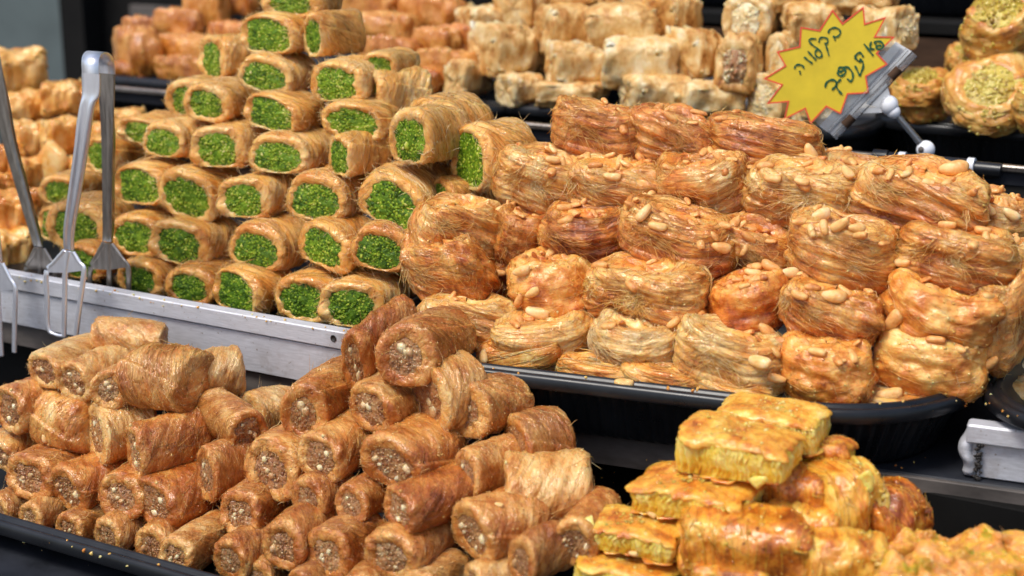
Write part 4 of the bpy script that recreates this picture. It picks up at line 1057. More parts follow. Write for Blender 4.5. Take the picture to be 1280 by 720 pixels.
ball(sgn, 'ball_joint', 'white_plastic', j0, .0066, (1.0, 1.0, 1.15)); ball(sgn, 'ball_joint', 'white_plastic', on_card(1117, 140, -.006), .0052)
base = at_depth(1157, 187, 1.119)[0]
rod(sgn, 'stem', 'clear', on_card(1120, 143, -.006), base, .0026); rod(sgn, 'stem_core', 'steel_dark', on_card(1121, 144, -.006), base, .0013)
ball(sgn, 'ball_joint', 'white_plastic', base, .0068)
ball(sgn, 'socket', 'shelf_face', base+np.array([-.0015, -.0052, .0005]), .0026)
bb = base+np.array([0, .004, -.0105])
rod(sgn, 'rail_clip', 'shelf_dark', bb+np.array([-.028, 0, 0]), bb+np.array([.030, 0, 0]), .0058)
rod(sgn, 'rail_clip', 'black_plastic', bb+np.array([.033, 0, -.001]), bb+np.array([.055, 0, -.001]), .0056)
rod(sgn, 'rail_clip', 'black_plastic', bb+np.array([-.040, 0, .001]), bb+np.array([-.029, 0, .001]), .0060)
for dx in (-.020, .031): rod(sgn, 'clip_spacer', 'white_plastic', bb+np.array([dx, -.0015, .001]), bb+np.array([dx+.005, -.0015, .001]), .0060)
# ------------------------------------------------------------------ pastries, pile by pile
G_ = 'green pistachio rolls'
def pist(box, row, label, th=24, back=0.0, **k):
    k.setdefault('L', .0235); k['face'] = not k.pop('full', False) and th < 35; k.setdefault('spin', rng0.uniform(-3, 13)); th += rng0.uniform(-6, 6)
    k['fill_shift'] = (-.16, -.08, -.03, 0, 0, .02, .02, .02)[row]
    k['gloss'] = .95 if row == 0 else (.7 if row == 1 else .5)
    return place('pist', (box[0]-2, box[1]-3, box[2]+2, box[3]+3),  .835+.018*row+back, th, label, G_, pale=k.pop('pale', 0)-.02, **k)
pist((325, -24, 422, 21), 7, 'pistachio roll at the peak of the green pile, cut by the top of the picture')
pist((299, 8, 399, 68), 6, 'broad pistachio roll just under the peak roll of the green pile')
pist((384, 14, 456, 70), 6, 'pistachio roll with a narrow green end, right of the broad one under the peak', th=48, back=.01)
pist((272, 44, 327, 98), 6, 'pistachio roll turned sideways at the upper left edge of the green pile', th=62, back=.01)
pist((296, 62, 388, 118), 5, 'pistachio roll in the third row from the top, its dark green end above two others')
pist((384, 64, 477, 132), 5, 'large golden pistachio roll at the right end of the third row from the top')
pist((452, 60, 508, 98), 5, 'small roll with a pale lime end, half hidden behind the large golden one', back=.035, pale=.05)
pist((468, 86, 528, 146), 5, 'pale yellowish roll turned away, showing only its side, above the large right hand roll', th=58, back=.03, pale=.15)
pist((205, 90, 282, 148), 4, 'pistachio roll at the left end of the fourth row, half hidden by its neighbour', back=.022)
pist((227, 94, 314, 152), 4, 'pistachio roll with a wide granular end, second in the fourth row from the top')
pist((304, 111, 404, 165), 4, 'pistachio roll with a torn flake across its green end, middle of the fourth row')
pist((401, 119, 502, 174), 4, 'pistachio roll with a dark green end at the right of the fourth row')
pist((150, 143, 232, 180), 3, 'pistachio roll peeping out behind the white flecked one at the far left', back=.03)
pist((176, 145, 264, 199), 3, 'pistachio roll with a white fleck on its green end, left in the fifth row')
pist((240, 146, 324, 211), 3, 'pistachio roll with a pale rim in the middle left of the fifth row')
pist((308, 159, 414, 220), 3, 'long pistachio roll at the centre of the fifth row, darker toasted side')
pist((408, 161, 494, 222), 3, 'pale pistachio roll with a crumbling lime end in the fifth row', th=42, pale=.08)
pist((488, 130, 586, 208), 3, 'big golden pistachio roll with wide wrinkled back at the right shoulder of the pile', th=38)
pist((522, 118, 600, 198), 3, 'golden roll lying behind the big wrinkled one on the right shoulder', th=45, back=.035)
pist((588, 153, 654, 240), 3, 'last pistachio roll on the right, its narrow green end facing the black tray', th=52, back=.02)
pist((112, 165, 192, 214), 3, 'striped golden roll behind the right tongs arm', back=.025, th=40)
pist((140, 196, 234, 257), 2, 'pistachio roll touching the right tongs arm in the sixth row')
pist((195, 200, 294, 274), 2, 'tall rounded pistachio roll in the left middle of the sixth row')
pist((274, 211, 364, 274), 2, 'pistachio roll with a bright green end, centre of the sixth row')
pist((356, 206, 452, 280), 2, 'squarish pistachio roll with a pale frayed rim, right of centre in the sixth row')
pist((445, 205, 552, 294), 2, 'largest pistachio roll, tilted, its green end slanting down to the right', spin=28)
pist((498, 202, 572, 252), 2, 'brown toasted roll wedged under the right shoulder roll', back=.035, pale=-.14, th=50)
pist((546, 218, 630, 266), 2, 'low brown roll between the pistachio pile and the nests', back=.03, pale=-.10, th=60)
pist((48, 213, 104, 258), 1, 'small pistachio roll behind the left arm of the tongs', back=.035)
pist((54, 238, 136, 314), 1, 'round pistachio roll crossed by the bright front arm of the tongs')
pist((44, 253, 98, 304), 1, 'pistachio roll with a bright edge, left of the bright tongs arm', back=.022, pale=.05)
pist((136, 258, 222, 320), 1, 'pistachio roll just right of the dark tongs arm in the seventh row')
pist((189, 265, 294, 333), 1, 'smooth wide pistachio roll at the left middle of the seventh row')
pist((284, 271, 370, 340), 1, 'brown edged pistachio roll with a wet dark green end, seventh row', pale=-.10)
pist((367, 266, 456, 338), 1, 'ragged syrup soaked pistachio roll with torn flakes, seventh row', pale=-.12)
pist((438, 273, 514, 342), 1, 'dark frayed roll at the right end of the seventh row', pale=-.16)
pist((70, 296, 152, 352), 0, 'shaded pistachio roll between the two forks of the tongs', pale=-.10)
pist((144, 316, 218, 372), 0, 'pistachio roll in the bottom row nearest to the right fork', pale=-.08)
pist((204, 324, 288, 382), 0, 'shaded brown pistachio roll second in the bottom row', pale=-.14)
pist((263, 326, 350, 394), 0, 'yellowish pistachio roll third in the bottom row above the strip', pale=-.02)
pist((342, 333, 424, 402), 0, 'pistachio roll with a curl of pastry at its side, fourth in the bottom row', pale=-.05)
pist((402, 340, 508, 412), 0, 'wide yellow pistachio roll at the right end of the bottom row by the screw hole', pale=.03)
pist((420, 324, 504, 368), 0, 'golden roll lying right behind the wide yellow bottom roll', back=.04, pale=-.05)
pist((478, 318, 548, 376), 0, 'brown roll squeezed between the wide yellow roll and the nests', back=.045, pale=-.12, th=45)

G_ = 'golden peanut pastries'
def gold(box, Y, th, label, **k): return place('golden', box, Y, th, label, G_, gloss=.7, **k)
gold((-24, 60, 60, 124), 1.06, 62, 'large pale golden square pastry on top of the left heap', pale=.12)
gold((-4, 112, 68, 160), 1.02, 55, 'golden pastry with a dark filled end under the big square one')
gold((52, 102, 106, 146), 1.03, 80, 'golden pastry left of the tongs top, next to the big square one')
gold((88, 106, 142, 152), 1.05, 70, 'golden pastry hidden behind the top of the tongs', pale=-.05)
gold((10, 150, 66, 196), .98, 60, 'shiny golden roll at the middle of the left heap', pale=.06)
gold((48, 146, 108, 198), .985, 40, 'rounded golden roll behind the bright tongs arm', pale=.02)
gold((-18, 178, 30, 228), .95, 60, 'brownish glazed pastry at the left picture edge beside the amber wedge', pale=-.14)
gold((-22, 214, 26, 264), .92, 45, 'orange glazed pastry at the left edge under the brownish one', pale=-.08, red=.3)
gold((16, 196, 56, 238), .94, 40, 'small syrupy pastry between amber wedge and dark tongs arm', pale=-.03)
gold((84, 192, 134, 244), .97, 60, 'golden pastry between the two arms of the bright tongs')
gold((-12, 238, 54, 290), .885, 70, 'orange brown pastry crossed by the dark left arm', pale=-.03, red=.2)
gold((-18, 284, 40, 342), .86, 55, 'pale glazed pastry at the left edge right above the strip', pale=.14)
gold((112, 150, 164, 200), 1.0, 60, 'golden pastry seen through the gap right of the bright arm', pale=.02)
gold((138, 136, 180, 172), 1.05, 80, 'small golden pastry below the back left tray')
gold((28, 232, 70, 280), .90, 45, 'glazed pastry at the elbow of the dark tongs arm', pale=-.1)
# amber wedge
pw = [at_depth(x, y, .945)[0] for x, y in [(38, 205), (57, 178), (73, 192), (80, 206), (76, 222), (55, 232), (38, 224)]]
cw = sum(pw)/len(pw); th_ = np.array([.30, .9, .25])*.004; th_ = th_/np.linalg.norm(th_)*.008
rings = [np.array([cw+(p-cw)*s+th_*d for p in pw]) for s, d in ((.03, -.02), (.6, -.06), (.93, .0), (1, .15), (1, .8), (.9, 1), (.03, 1))]
rings = [np.repeat(r, 1, 0) for r in rings]
mb = MB(); mb.add(np.concatenate(rings), grid_faces(7, 7), .1*np.random.default_rng(3).normal(size=49))
o = new_obj('amber_wedge', mb.mesh('amber_wedge', M['golden'])); o.color = (.66, 0, .8, 1)
tag(o, 'flat pale amber wedge leaning on the golden pastries left of the tongs', 'pastry')

G_ = 'amber syrup slices'
def sl(box, Y, th, label, **k): return place('slice', box, Y, th, label, G_, gloss=.75, **k)
sl((132, 32, 208, 94), 1.22, 150, 'thick amber slice standing at the left end of the back heap', pale=-.02)
sl((184, 70, 284, 100), 1.20, 118, 'amber slice at the front of the back left tray', pale=-.05)
sl((180, 44, 300, 82), 1.24, 118, 'long amber slice across the middle of the back left heap', pale=.02)
sl((186, 12, 264, 50), 1.27, 125, 'amber slice with an orange cut face near the top of the back left heap', pale=.05)
sl((224, -12, 294, 32), 1.30, 120, 'topmost amber slice left of the pistachio peak', pale=.10)
sl((256, 28, 326, 58), 1.28, 115, 'thin orange slice just behind the sideways pistachio roll', red=.4)
sl((150, 22, 206, 58), 1.28, 120, 'amber slice lying behind the thick standing one', pale=-.08)
sl((136, 78, 196, 98), 1.205, 118, 'dark syrupy slice on the tray rim at the far left of the back heap', pale=-.2)
sl((262, -22, 334, 18), 1.33, 120, 'amber slice at the picture top right behind the pistachio peak', pale=-.1)
sl((404, -14, 512, 26), 1.30, 118, 'amber slice at the picture top, right of the pistachio peak', pale=.10)
sl((428, 18, 534, 54), 1.26, 118, 'long smooth amber slice on the right part of the back left heap', pale=.06)
sl((492, -8, 582, 34), 1.30, 118, 'bright orange slice near the picture top at the right of its heap', pale=.05, red=.25)
sl((442, 46, 530, 88), 1.22, 118, 'rosy amber slice above the pale sideways pistachio roll', pale=-.03, red=.25)
sl((512, 36, 578, 78), 1.25, 130, 'crumbly amber slice in the middle of the right part of the heap', pale=-.03)
sl((544, 32, 610, 72), 1.27, 120, 'reddish amber slice touching the pale filo rolls', red=.4)
sl((512, 62, 604, 108), 1.21, 128, 'amber slice over the right corner of the back left tray', pale=.06)
sl((494, 86, 562, 114), 1.195, 118, 'red brown slice on the tray rim behind the pale pistachio roll', pale=-.12, red=.4)

G_ = 'pale filo rolls'
def fi(box, Y, th, label, kind='filo', **k): return place(kind, box, Y, th, label, G_, gloss=.35, pale=k.pop('pale', 0)*.9-.06, **k)
fi((552, 68, 620, 128), 1.21, 25, 'wrinkled filo roll at the left corner of the middle back tray', pale=.02)
fi((618, 90, 682, 134), 1.205, 60, 'low filo roll on the tray rim, second from the left', pale=.06)
fi((672, 100, 760, 136), 1.205, 105, 'flat rectangular filo roll on the tray rim behind the top nest', pale=.04)
fi((776, 92, 864, 144), 1.21, 80, 'crumbly filo roll just behind the top nest', pale=.03)
fi((846, 100, 938, 152), 1.21, 75, 'pale greenish filo roll on the rim between top nest and sign', pale=.14)
fi((938, 92, 1004, 152), 1.22, 60, 'pale filo roll hidden behind the left points of the star sign', kind='cream', pale=.16)
fi((988, 112, 1062, 156), 1.215, 80, 'pale filo roll low behind the star sign', pale=.10)
fi((588, 30, 670, 96), 1.23, 60, 'twisted filo roll in the second row at the left', pale=-.02)
fi((634, 44, 684, 94), 1.25, 60, 'brown filo roll between the twisted and the white one', pale=-.10)
fi((682, 54, 762, 106), 1.225, 80, 'whitish boxy filo roll in the second row', pale=.12)
fi((754, 46, 850, 114), 1.225, 100, 'large white topped filo roll in the middle of the second row', pale=.13)
fi((834, 36, 900, 98), 1.25, 55, 'toasted orange filo roll left of the seeded one', pale=-.04)
fi((886, 42, 962, 120), 1.23, 18, 'roll with a dark seeded end left of the star sign', kind='sesame', pale=-.06)
fi((954, 40, 1008, 104), 1.245, 40, 'pale filo roll right behind the upper left points of the star', kind='cream', pale=.12)
fi((666, 6, 750, 74), 1.26, 70, 'bulging filo roll in the third row with a torn corner', pale=0)
fi((736, 6, 830, 68), 1.25, 100, 'filo roll with a curled cream flap in the third row', pale=.02)
fi((812, -8, 868, 52), 1.275, 70, 'brownish filo roll at the right end of the third row', pale=-.03)
fi((624, -28, 688, 44), 1.29, 50, 'tall filo roll at the picture top, left of the bulging one', pale=-.04)
fi((574, 6, 640, 52), 1.29, 80, 'white crusted filo roll beside the amber slices', pale=.12)
fi((898, -10, 984, 54), 1.26, 22, 'filo roll with a round whitish end above the seeded one', kind='cream', pale=.12)
fi((976, 4, 1056, 62), 1.27, 80, 'tan filo roll over the top points of the star', pale=-.05)
fi((1064, 6, 1144, 64), 1.26, -40, 'filo roll with a pale end sticking out right of the star', kind='cream', pale=.10)
fi((752, -34, 848, 15), 1.29, 95, 'filo roll at the top edge above the curled flap one', pale=-.03)
fi((686, -34, 764, 14), 1.30, 90, 'filo roll at the top edge above the bulging one', pale=.0)
fi((1028, -24, 1124, 20), 1.29, 95, 'topmost toasted filo roll right of the star tips', pale=-.05)
fi((960, -28, 1042, 16), 1.285, 90, 'crumb covered filo roll at the top edge over the star', pale=.04)

G_ = 'round pistachio nests'
def pn(box, Y, tilt, label, **k): return place('pnest', box, Y, 110, label, G_, tilt=tilt, hs=k.pop('hs', .8), **k)
pn((1180, 74, 1294, 164), 1.25, 50, 'round nest with a reddish rim and a crumb lump, facing the viewer', spin=20, hs=.5)
pn((1110, 84, 1188, 152), 1.27, 20, 'round nest behind the sign clip with green crumbs on its side')
pn((1180, 54, 1236, 98), 1.31, 20, 'small reddish nest wedged between the other green topped nests')
pn((1202, -8, 1304, 80), 1.29, 28, 'topmost green crumbed nest in the upper right corner')
pn((1266, 94, 1340, 164), 1.235, 20, 'green crumbed nest cut off by the right edge')

G_ = 'shredded nests with peanuts'
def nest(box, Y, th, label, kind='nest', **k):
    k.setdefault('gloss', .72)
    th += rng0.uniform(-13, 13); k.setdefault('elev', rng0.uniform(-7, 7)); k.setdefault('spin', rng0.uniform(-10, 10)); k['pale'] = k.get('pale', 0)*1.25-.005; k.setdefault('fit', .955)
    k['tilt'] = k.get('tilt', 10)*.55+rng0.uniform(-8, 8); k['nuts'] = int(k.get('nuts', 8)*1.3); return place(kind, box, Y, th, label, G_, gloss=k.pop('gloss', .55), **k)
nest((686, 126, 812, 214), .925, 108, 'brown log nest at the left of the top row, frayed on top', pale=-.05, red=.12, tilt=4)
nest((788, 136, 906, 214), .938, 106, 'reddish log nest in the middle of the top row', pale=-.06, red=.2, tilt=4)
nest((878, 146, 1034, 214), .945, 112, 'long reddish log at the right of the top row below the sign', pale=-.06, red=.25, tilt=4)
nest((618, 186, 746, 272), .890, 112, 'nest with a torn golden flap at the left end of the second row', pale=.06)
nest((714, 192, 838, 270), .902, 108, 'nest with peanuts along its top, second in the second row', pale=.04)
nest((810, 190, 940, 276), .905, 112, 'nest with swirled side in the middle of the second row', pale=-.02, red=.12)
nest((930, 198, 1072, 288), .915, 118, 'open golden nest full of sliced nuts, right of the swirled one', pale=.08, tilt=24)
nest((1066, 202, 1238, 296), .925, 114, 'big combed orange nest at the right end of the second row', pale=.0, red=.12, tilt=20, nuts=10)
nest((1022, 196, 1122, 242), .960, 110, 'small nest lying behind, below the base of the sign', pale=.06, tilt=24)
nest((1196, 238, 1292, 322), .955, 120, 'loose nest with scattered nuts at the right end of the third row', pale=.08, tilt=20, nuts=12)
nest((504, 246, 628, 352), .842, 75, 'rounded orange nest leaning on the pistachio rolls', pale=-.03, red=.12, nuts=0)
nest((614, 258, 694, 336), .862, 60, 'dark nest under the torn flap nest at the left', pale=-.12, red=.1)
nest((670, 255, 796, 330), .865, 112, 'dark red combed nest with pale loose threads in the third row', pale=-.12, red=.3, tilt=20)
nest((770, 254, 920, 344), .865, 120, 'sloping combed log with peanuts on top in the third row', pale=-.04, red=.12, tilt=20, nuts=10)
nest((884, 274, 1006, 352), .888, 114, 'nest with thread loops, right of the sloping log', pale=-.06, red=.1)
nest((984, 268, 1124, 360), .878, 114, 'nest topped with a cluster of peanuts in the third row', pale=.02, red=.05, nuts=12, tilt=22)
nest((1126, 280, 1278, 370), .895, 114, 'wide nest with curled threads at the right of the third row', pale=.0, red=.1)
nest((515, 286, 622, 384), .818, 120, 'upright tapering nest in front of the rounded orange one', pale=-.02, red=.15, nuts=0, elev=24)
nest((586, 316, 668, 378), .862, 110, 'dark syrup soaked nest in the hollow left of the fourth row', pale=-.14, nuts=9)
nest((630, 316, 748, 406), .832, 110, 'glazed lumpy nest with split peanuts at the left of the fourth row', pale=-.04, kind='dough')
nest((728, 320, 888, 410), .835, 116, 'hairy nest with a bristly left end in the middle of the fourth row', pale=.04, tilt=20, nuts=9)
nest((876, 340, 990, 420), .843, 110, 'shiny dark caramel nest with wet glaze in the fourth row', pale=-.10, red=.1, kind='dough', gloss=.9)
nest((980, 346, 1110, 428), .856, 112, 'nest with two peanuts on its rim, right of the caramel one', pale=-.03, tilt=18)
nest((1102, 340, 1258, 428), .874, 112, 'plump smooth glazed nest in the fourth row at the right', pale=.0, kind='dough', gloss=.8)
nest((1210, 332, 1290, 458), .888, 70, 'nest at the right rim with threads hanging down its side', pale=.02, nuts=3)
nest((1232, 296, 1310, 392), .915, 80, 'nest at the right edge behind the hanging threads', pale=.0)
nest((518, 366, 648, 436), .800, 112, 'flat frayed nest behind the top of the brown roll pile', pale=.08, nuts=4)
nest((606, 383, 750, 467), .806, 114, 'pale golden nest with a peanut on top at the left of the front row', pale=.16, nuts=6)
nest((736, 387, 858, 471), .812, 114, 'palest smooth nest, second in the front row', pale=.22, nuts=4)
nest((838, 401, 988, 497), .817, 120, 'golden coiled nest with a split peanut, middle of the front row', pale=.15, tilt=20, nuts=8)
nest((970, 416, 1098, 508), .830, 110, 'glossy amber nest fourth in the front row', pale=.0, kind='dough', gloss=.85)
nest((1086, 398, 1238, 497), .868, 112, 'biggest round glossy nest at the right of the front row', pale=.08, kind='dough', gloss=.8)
for b_, Y_, l_ in (((596, 424, 700, 470), .786, 'torn strip of pastry on the tray rim below the pale golden nest'),
                   ((690, 446, 796, 486), .790, 'torn strip of pastry on the rim between the two palest nests'),
                   ((776, 456, 884, 494), .794, 'torn strip of pastry on the rim under the palest nest'),
                   ((862, 472, 968, 504), .800, 'torn strip of pastry on the rim under the coiled nest'),
                   ((1050, 484, 1160, 505), .838, 'torn strip of pastry on the rim under the biggest round nest')):
    place('bit', b_, Y_, 112, l_, 'torn pastry strips on the rim', pale=.10, tilt=10)

G_ = 'brown nut rolls'
def nut(box, Y, label, th=30, **k):
    k.setdefault('spin', rng0.uniform(-12, 12)); k['pale'] = k.get('pale', 0)+.02; k['red'] = k.get('red', 0)*.6
    k['face'] = not k.pop('full', False) and 0 < th < 50
    x0, y0, x1, y1 = box; mx_, my_ = (x1-x0)*.02, (y1-y0)*.035
    return place('nut', (x0-mx_, y0-my_, x1+mx_, y1+my_), Y, th+rng0.uniform(-4, 4), label, G_, gloss=k.pop('gloss', .62), **k)
# left heap, bottom row first
nut((-24, 610, 38, 662), .652, 'nut roll at the left edge of the bottom row', pale=.02)
nut((16, 617, 96, 670), .655, 'nut roll second in the bottom row on the black tray rim', pale=.05)
nut((64, 632, 142, 686), .655, 'nut roll third in the bottom row with a pale centre', pale=-.02)
nut((112, 637, 190, 695), .655, 'nut roll fourth in the bottom row with white crumbs', pale=.02)
nut((162, 645, 240, 708), .655, 'nut roll fifth in the bottom row with white crumbs and a paler back', pale=.06)
nut((206, 636, 300, 718), .655, 'long golden nut roll sixth in the bottom row', full=True, pale=.14)
nut((262, 663, 340, 726), .653, 'nut roll seventh in the bottom row near the picture bottom', pale=-.02)
nut((298, 690, 368, 748), .652, 'nut roll cut by the picture bottom right of the seventh', pale=.0)
nut((-2, 555, 122, 624), .675, 'reddish nut roll at the left of the second row', pale=-.10, red=.15)
nut((55, 567, 170, 642), .675, 'glossy dark nut roll, second in the second row', pale=-.10, red=.12)
nut((116, 580, 228, 650), .675, 'dark nut roll with a bright nut in its end, third in the second row', pale=-.10, red=.15)
nut((160, 586, 284, 660), .675, 'dark red nut roll with orange shreds below, right in the second row', pale=-.12, red=.2)
nut((-34, 534, 70, 588), .690, 'pale nut roll cut by the left edge above the second row', pale=.16)
nut((246, 546, 324, 626), .690, 'nut roll in the shade right of the big combed one', full=True, pale=-.10, th=45)
nut((-14, 470, 84, 542), .695, 'stubby nut roll with a greyish end at the left edge of the third row', pale=-.02, th=28)
nut((48, 487, 144, 564), .697, 'orange nut roll second in the third row, end turned away', pale=.06, th=120)
nut((110, 499, 196, 577), .697, 'golden nut roll third in the third row', pale=.14, th=60)
nut((158, 509, 272, 598), .690, 'big nut roll with combed threads at the centre of the left heap', full=True, pale=.0, th=48)
nut((238, 486, 338, 562), .712, 'syrupy nut roll with a lumpy front, right in the third row', pale=.0, th=-35)
nut((300, 483, 378, 548), .752, 'pale crumbly roll in the gap between the two brown heaps', pale=.20, th=60)
nut((37, 416, 142, 484), .718, 'pale combed nut roll at the left of the fourth row', full=True, pale=.22)
nut((80, 428, 176, 502), .716, 'pale nut roll with white nut bits in its end, second in the fourth row', full=True, pale=.18)
nut((126, 438, 214, 508), .714, 'nut roll with an orange rimmed end, third in the fourth row', full=True, pale=.10)
nut((166, 431, 266, 514), .713, 'plump nut roll with a curled orange edge, right in the fourth row', pale=.08, th=110)
nut((236, 437, 310, 494), .740, 'smooth pale roll end behind the curled orange edge', pale=.24, th=70)
nut((110, 397, 214, 447), .745, 'orange shaggy nut roll alone on top of the left heap', pale=.14, th=105, red=.1)
# right heap
nut((354, 702, 432, 756), .643, 'nut roll at the picture bottom under the middle heap, left one', pale=-.02)
nut((424, 706, 506, 760), .643, 'nut roll at the picture bottom under the middle heap, right one', pale=.0)
nut((500, 706, 588, 760), .648, 'nut roll at the picture bottom right of the glossy brown end', pale=.05)
nut((576, 692, 684, 752), .660, 'pale brown nut roll at the picture bottom between heap and baklava', pale=.10, th=60)
nut((320, 635, 412, 712), .662, 'nut roll with a ring shaped end, left in the lowest full row', pale=-.08, red=.1)
nut((378, 646, 466, 724), .660, 'nut roll with a nut speckled round end, second in the lowest full row', pale=-.08, red=.12)
nut((450, 652, 582, 726), .660, 'long dark nut roll with glossy side, right in the lowest full row', pale=-.08, red=.12)
nut((632, 652, 722, 728), .668, 'dark syrupy nut roll at the bottom next to the black gap', pale=-.08, th=50, full=True)
nut((270, 600, 354, 670), .682, 'narrow nut roll with a red rim between the two brown heaps', pale=-.08, red=.15)
nut((360, 586, 436, 650), .682, 'dark nut roll in the shade, left under the wide upper ones', pale=-.12)
nut((416, 596, 494, 655), .682, 'darkest nut roll, second under the wide upper ones', pale=-.16)
nut((478, 578, 616, 662), .680, 'long smooth brick brown nut roll pointing to the back right', full=True, pale=-.12, red=.2, th=42, L=.031)
nut((570, 606, 694, 698), .682, 'glazed nut roll with a yellow crumb on its back', full=True, pale=.0, th=48)
nut((300, 531, 394, 626), .702, 'big nut roll with dark core at the left side of the middle heap', pale=.0)
nut((370, 528, 474, 604), .704, 'ragged golden nut roll, second in the wide row', pale=.08, th=20)
nut((448, 526, 590, 614), .702, 'widest nut roll with a long dark slot of filling in its end', pale=-.02, spin=6)
nut((566, 546, 660, 622), .712, 'orange nut roll with a yellow fleck, right of the widest one', full=True, pale=.0, th=45)
nut((628, 571, 742, 658), .715, 'pale smooth folded pastry with a white thread at its tip', pale=.24, th=85)
nut((690, 606, 786, 706), .700, 'nut roll lying against the baklava, orange edge and dark end', pale=.0, th=20, full=True)
nut((358, 446, 462, 544), .728, 'nut roll with a dark hollow end at the left shoulder of the middle heap', full=True, pale=-.06, red=.12, elev=8)
nut((428, 460, 556, 542), .728, 'golden glazed nut roll under the two top rolls', pale=.10)
nut((518, 444, 606, 538), .736, 'amber nut roll right behind the golden glazed one', pale=.08, th=55)
nut((560, 466, 660, 544), .742, 'pale and purple striped nut roll at the right shoulder', pale=.04, th=50)
nut((632, 511, 718, 588), .742, 'stubby nut roll standing out at the right flank before the dark shelf', pale=-.02, th=62)
nut((428, 376, 530, 488), .750, 'left one of the two top rolls, with pale nut pieces in a dark ring', full=True, pale=-.06, red=.2, elev=12, th=36)
nut((474, 382, 592, 480), .742, 'right one of the two top rolls, with big cream nuts in its end', full=True, pale=-.05, red=.15)

G_ = 'yellow baklava blocks'
def bak(box, Y, label, th=118, **k): return place('bak', box, Y, th+rng0.uniform(-5, 5), label, G_, gloss=k.pop('gloss', .6), tilt=k.pop('tilt', 5), pale=k.pop('pale', 0)-.06, **k)
bak((843, 508, 1006, 606), .728, 'top front baklava block with a ragged bottom sheet', pale=.04)
bak((893, 484, 1040, 566), .768, 'top rear baklava block with a pale yellow crust', pale=.10)
bak((972, 530, 1070, 612), .772, 'baklava block with a purplish nut side under the top rear one', pale=-.12)
bak((788, 568, 954, 662), .712, 'baklava block with pistachio crumbs on its back edge, left below the top one', pale=.03)
bak((726, 628, 866, 698), .692, 'baklava block with a bright pleated side at the lower left', pale=.06)
bak((716, 676, 862, 742), .684, 'bottom left baklava block with a nut and green fleck on top', pale=.02)
def br_(box, Y, th, label, **k): return place('bakroll', box, Y, th, label, 'rolled baklava pieces', gloss=.7, pale=k.pop('pale', 0)-.07, **k)
br_((842, 636, 1020, 728), .698, 105, 'long brown rolled baklava lying across the bottom of the yellow heap', pale=-.10)
br_((936, 580, 1050, 650), .742, 120, 'nutty brown piece under the top baklava block', pale=-.18)
br_((946, 622, 1064, 700), .732, 115, 'rolled baklava with a bright yellow lip behind the long brown one', pale=.0)
br_((998, 576, 1100, 676), .752, 70, 'rolled baklava with a stiff filo ear at its upper right', pale=.02)
br_((1040, 600, 1160, 698), .765, 58, 'dark brown rolled piece at the right flank of the yellow heap', pale=-.22, red=.1)
br_((998, 664, 1110, 738), .708, 100, 'yellow glazed piece at the picture bottom beside the green flecked pastry', pale=-.02)
br_((856, 700, 968, 752), .682, 105, 'piece of baklava cut by the picture bottom under the long brown one', pale=-.04)
def filo_ear(pts, Y, label, name='filo_flake'):
    P = np.array([at_depth(x, y, Y)[0] for x, y in pts]); c = P.mean(0); k = len(P)
    w_ = np.random.default_rng(int(Y*1e4)).normal(0, .0016, (k, 1))*np.array([[.5, 1, 0]])
    G = np.stack([c+(P-c)*.02, c+(P-c)*.55+w_*.4, P+w_, P+w_+np.array([0, .0007, 0]), c+(P-c)*.5+w_*.4+np.array([0, .0009, 0]), c+(P-c)*.02+np.array([0, .0009, 0])])
    mb = MB(); mb.add(G.reshape(-1, 3), grid_faces(6, k), .1); o = new_obj(name, mb.mesh(name, M['layers'])); o.color = (.6, 0, .4, 1)
    return tag(o, label, 'flake', 'loose filo flakes')
filo_ear([(1068, 600), (1082, 590), (1088, 587), (1089, 600), (1090, 612), (1086, 622), (1076, 612)], .742, 'stiff yellow filo flake standing on the rolled baklava')
filo_ear([(728, 650), (736, 645), (742, 662), (748, 680), (746, 694), (738, 700), (730, 698), (738, 686)], .676, 'long yellow filo flake hanging down the left baklava corner')
filo_ear([(930, 600), (940, 596), (956, 596), (958, 602), (946, 612), (938, 606)], .708, 'small curled filo flake under the top front block')

G_ = 'green flecked pastries'
for b_, Y_, l_, p_ in (((1092, 706, 1200, 778), .690, 'green flecked golden pastry at the picture bottom, left one in the corner heap', .03),
                       ((1132, 688, 1252, 744), .722, 'green flecked pastry with rosy swirls in the middle of the corner heap', .04),
                       ((1112, 668, 1196, 716), .750, 'small rosy peak at the back of the corner heap', -.02),
                       ((1186, 668, 1320, 728), .745, 'green flecked pastry at the right edge of the corner heap', .05),
                       ((1206, 712, 1330, 782), .695, 'green flecked pastry cut by the bottom right corner', .06)):
    place('kunefe', b_, Y_, 115, l_, G_, tilt=12, pale=p_, gloss=.6)
place('golden', (1252, 474, 1306, 508), .915, 70, 'yellow pastry in the tray at the right edge', 'golden peanut pastries', pale=.1)
place('golden', (1258, 450, 1312, 476), .955, 80, 'pastry lump deeper in the tray at the right edge', 'golden peanut pastries', pale=.15)

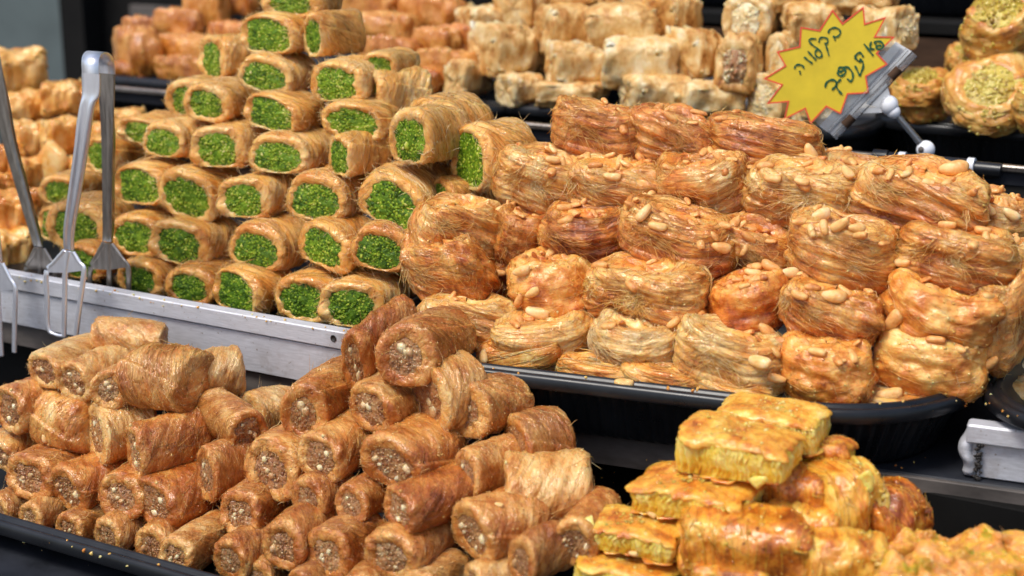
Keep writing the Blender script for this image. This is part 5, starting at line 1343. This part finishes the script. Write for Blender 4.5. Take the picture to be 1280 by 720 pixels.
# ------------------------------------------------------------------ loose peanuts, laid on whatever carries them
bpy.context.view_layer.update()
DG = bpy.context.evaluated_depsgraph_get()
def on_surface(px, py):
    d = Vector(ray(px, py)).normalized()
    ok, loc, nor, idx, ob, mt = SC.ray_cast(DG, Vector(CAM), d)
    return (loc, nor, d, ob) if ok else None
todo = []
for px, py, ln, ang, pv, pale, label in [
 (690, 187, 18, 80, 3, .22, 'pale split peanut standing at the left end of the top logs'),
 (775, 204, 26, 88, 2, .12, 'peanut standing upright between top log and second row'),
 (1012, 192, 34, 62, 0, .10, 'big glossy peanut on the right end of the long reddish log'),
 (806, 268, 32, -48, 1, .12, 'slender peanut standing on the sloping combed log'),
 (688, 317, 26, -62, 3, .0, 'flat split peanut under the dark red combed nest'),
 (653, 340, 28, -12, 0, .22, 'whitish peanut in the hollow left of the glazed lumpy nest'),
 (624, 342, 24, 5, 1, -.05, 'tan peanut beside the whitish one in the hollow'),
 (649, 374, 24, -70, 1, -.12, 'brown peanut standing at the left of the glazed lumpy nest'),
 (666, 366, 24, -30, 0, .02, 'golden peanut leaning on the glazed lumpy nest'),
 (672, 392, 38, 14, 2, .22, 'long pale peanut on top of the pale golden nest'),
 (901, 311, 30, 12, 0, .08, 'plump peanut at the lower end of the sloping log'),
 (931, 313, 20, -62, 2, .05, 'thin peanut sliver between sloping log and thread loop nest'),
 (941, 342, 26, 18, 3, .16, 'split peanut showing its hollow on the caramel nest'),
 (963, 335, 32, 38, 1, -.03, 'tan peanut lying behind the pale one over the caramel nest'),
 (986, 343, 32, -14, 0, .24, 'cream coloured peanut over the right edge of the caramel nest'),
 (1000, 370, 28, 24, 1, -.04, 'tan peanut at the left rim of the two peanut nest'),
 (1043, 373, 38, 14, 0, .10, 'long peanut on the rim of the two peanut nest'),
 (1023, 270, 36, -22, 0, .24, 'long cream peanut on top of the peanut cluster'),
 (1030, 285, 26, 80, 1, .08, 'upright peanut in the middle of the cluster'),
 (1014, 289, 22, 70, 2, .10, 'peanut sliver at the left of the cluster'),
 (1052, 282, 34, -18, 1, .08, 'peanut at the right of the cluster'),
 (1070, 287, 28, -5, 0, .04, 'last peanut at the right end of the cluster'),
 (1120, 400, 40, -36, 0, .0, 'whole brown peanut standing in the gap between three nests'),
 (1184, 282, 28, 2, 1, -.02, 'brown peanut under the big combed orange nest'),
 (1263, 269, 28, 34, 0, .26, 'cream peanut on the loose nest at the right end'),
 (1129, 329, 26, 4, 1, .10, 'pale peanut deep in the dark gap of the third row'),
 (949, 453, 42, 22, 3, .16, 'large split peanut on the side of the golden coiled nest'),
 (970, 475, 30, 22, 1, -.02, 'brown peanut tucked between coiled and amber nests'),
 (957, 412, 28, 36, 0, -.02, 'tan peanut below the caramel nest'),
 (1238, 452, 30, -50, 1, .0, 'peanut stuck on the right side of the biggest round nest'),
 (1133, 218, 22, -40, 2, .10, 'peanut sliver sticking up from the big combed nest'),
 (1113, 219, 22, -78, 2, .08, 'upright peanut sliver at the left of the big combed nest'),
 (1192, 213, 44, -4, 0, .08, 'long peanut on the very top of the big combed nest'),
 (1059, 217, 26, 60, 0, .10, 'rounded peanut on the small nest behind'),
 (1236, 262, 26, 60, 3, .12, 'split peanut on the loose nest left of the cream one'),
 (1228, 290, 26, 30, 1, .0, 'tan peanut between the loose nest and the wide nest'),
 (605, 447, 24, 80, 0, .20, 'pale peanut on the rim left of the torn strips'),
 (842, 404, 24, -40, 2, .06, 'crumbled nut piece between hairy and caramel nests'),
 (780, 480, 30, 8, 2, .10, 'peanut sliver on the tray rim under the palest nest'),
 (705, 262, 26, -14, 1, .0, 'tan peanut on top of the dark red combed nest'),
 (1002, 228, 24, 20, 2, .06, 'sliced peanut inside the open golden nest'),
 (966, 224, 26, 10, 3, .08, 'pale slice lying in the open golden nest'),
 (1112, 494, 40, -4, 2, .16, 'long sliver on the rim under the biggest round nest'),
 (690, 202, 24, 10, 1, .06, 'tan nut on the top edge of the torn flap nest'),
 (765, 222, 28, 8, 2, .10, 'nut slice on the top of the second nest in its row'),
 (822, 284, 30, 15, 2, .10, 'nut slice on the upper edge of the sloping log'),
 (815, 642, 18, 25, 0, .20, 'small nut in front of the crumbed baklava block'),
 (792, 692, 15, 10, 0, .20, 'small nut on top of the bottom left baklava block'),
 (56, 548, 14, 80, 0, .20, 'small nut stuck between rolls at the left edge'),
 (624, 632, 14, 20, 0, .16, 'yellow nut crumb on the back of the glazed nut roll')]:
    h_ = on_surface(px, py)
    if h_ is None: continue
    loc, nor, d, ob = h_
    scl = (loc-Vector(CAM)).dot(Vector(FW))/F_PX*ln*.86/.0146
    if nor.dot(d) > 0: nor = -nor
    z_ = (nor*.75-d*.5+Vector((0, 0, .25))).normalized()
    a_ = RAD(ang); xd = Vector(RT*math.cos(a_)-UP*math.sin(a_))
    xv = (xd-z_*xd.dot(z_)).normalized(); yv = z_.cross(xv)
    todo.append((loc+z_*(.0020 if pv < 2 else .0008)*scl, Matrix((xv, yv, z_)).transposed().to_4x4(), scl, pv, pale, label))
for loc, R_, scl, pv, pale, label in todo:
    o = new_obj('peanut', PEANUTS[pv]); o.matrix_world = Matrix.Translation(loc) @ R_ @ Matrix.Diagonal((scl, scl, scl, 1))
    o.color = (.44+pale, rng0.uniform(0, .25), .5, 1); tag(o, label, 'peanut', 'loose peanuts')

# crumbs fallen on rims, strip and shelf: too many to count
rg = np.random.default_rng(77); pts = []; szs = []
def crumb_zone(n, x0, x1, yf, spread, size, names):
    for k in range(n):
        px = rg.uniform(x0, x1); py = yf(px)+rg.normal(0, spread)
        h_ = on_surface(px, py)
        if h_ is None or h_[3].name.split('.')[0] not in names: continue
        pts.append(np.array(h_[0])+np.array(h_[1])*.0003); szs.append(rg.uniform(.35, 1.0)**2*size)
crumb_zone(70, 600, 1215, lambda x: 462+(x-600)*.075, 5, .0017, ('black_tray',))
crumb_zone(60, 0, 430, lambda x: 344+x*.163, 2.5, .0013, ('lip', 'face_panel', 'black_tray'))
crumb_zone(8, 960, 1190, lambda x: 556+(x-960)*.13, 9, .0014, ('shelf_board', 'black_tray'))
crumb_zone(24, 0, 260, lambda x: 660+x*.275, 9, .0016, ('black_tray', 'shelf_board'))
crumb_zone(12, 715, 830, lambda x: 590+(x-715)*.12, 16, .0016, ('black_tray', 'shelf_board', 'riser_panel', 'edge_plate'))
crumb_zone(8, 1225, 1280, lambda x: 500+(x-1225)*.3, 8, .0015, ('black_tray',))
mb = MB(); crumbs(mb, pts, szs, rg, -.2, .5)
o = new_obj('pastry_crumbs', mb.mesh('pastry_crumbs', M['nest'])); o.color = (.6, 0, .3, 1)
tag(o, 'pastry crumbs scattered over the tray rims, strip and shelf', 'crumbs', kind='stuff')
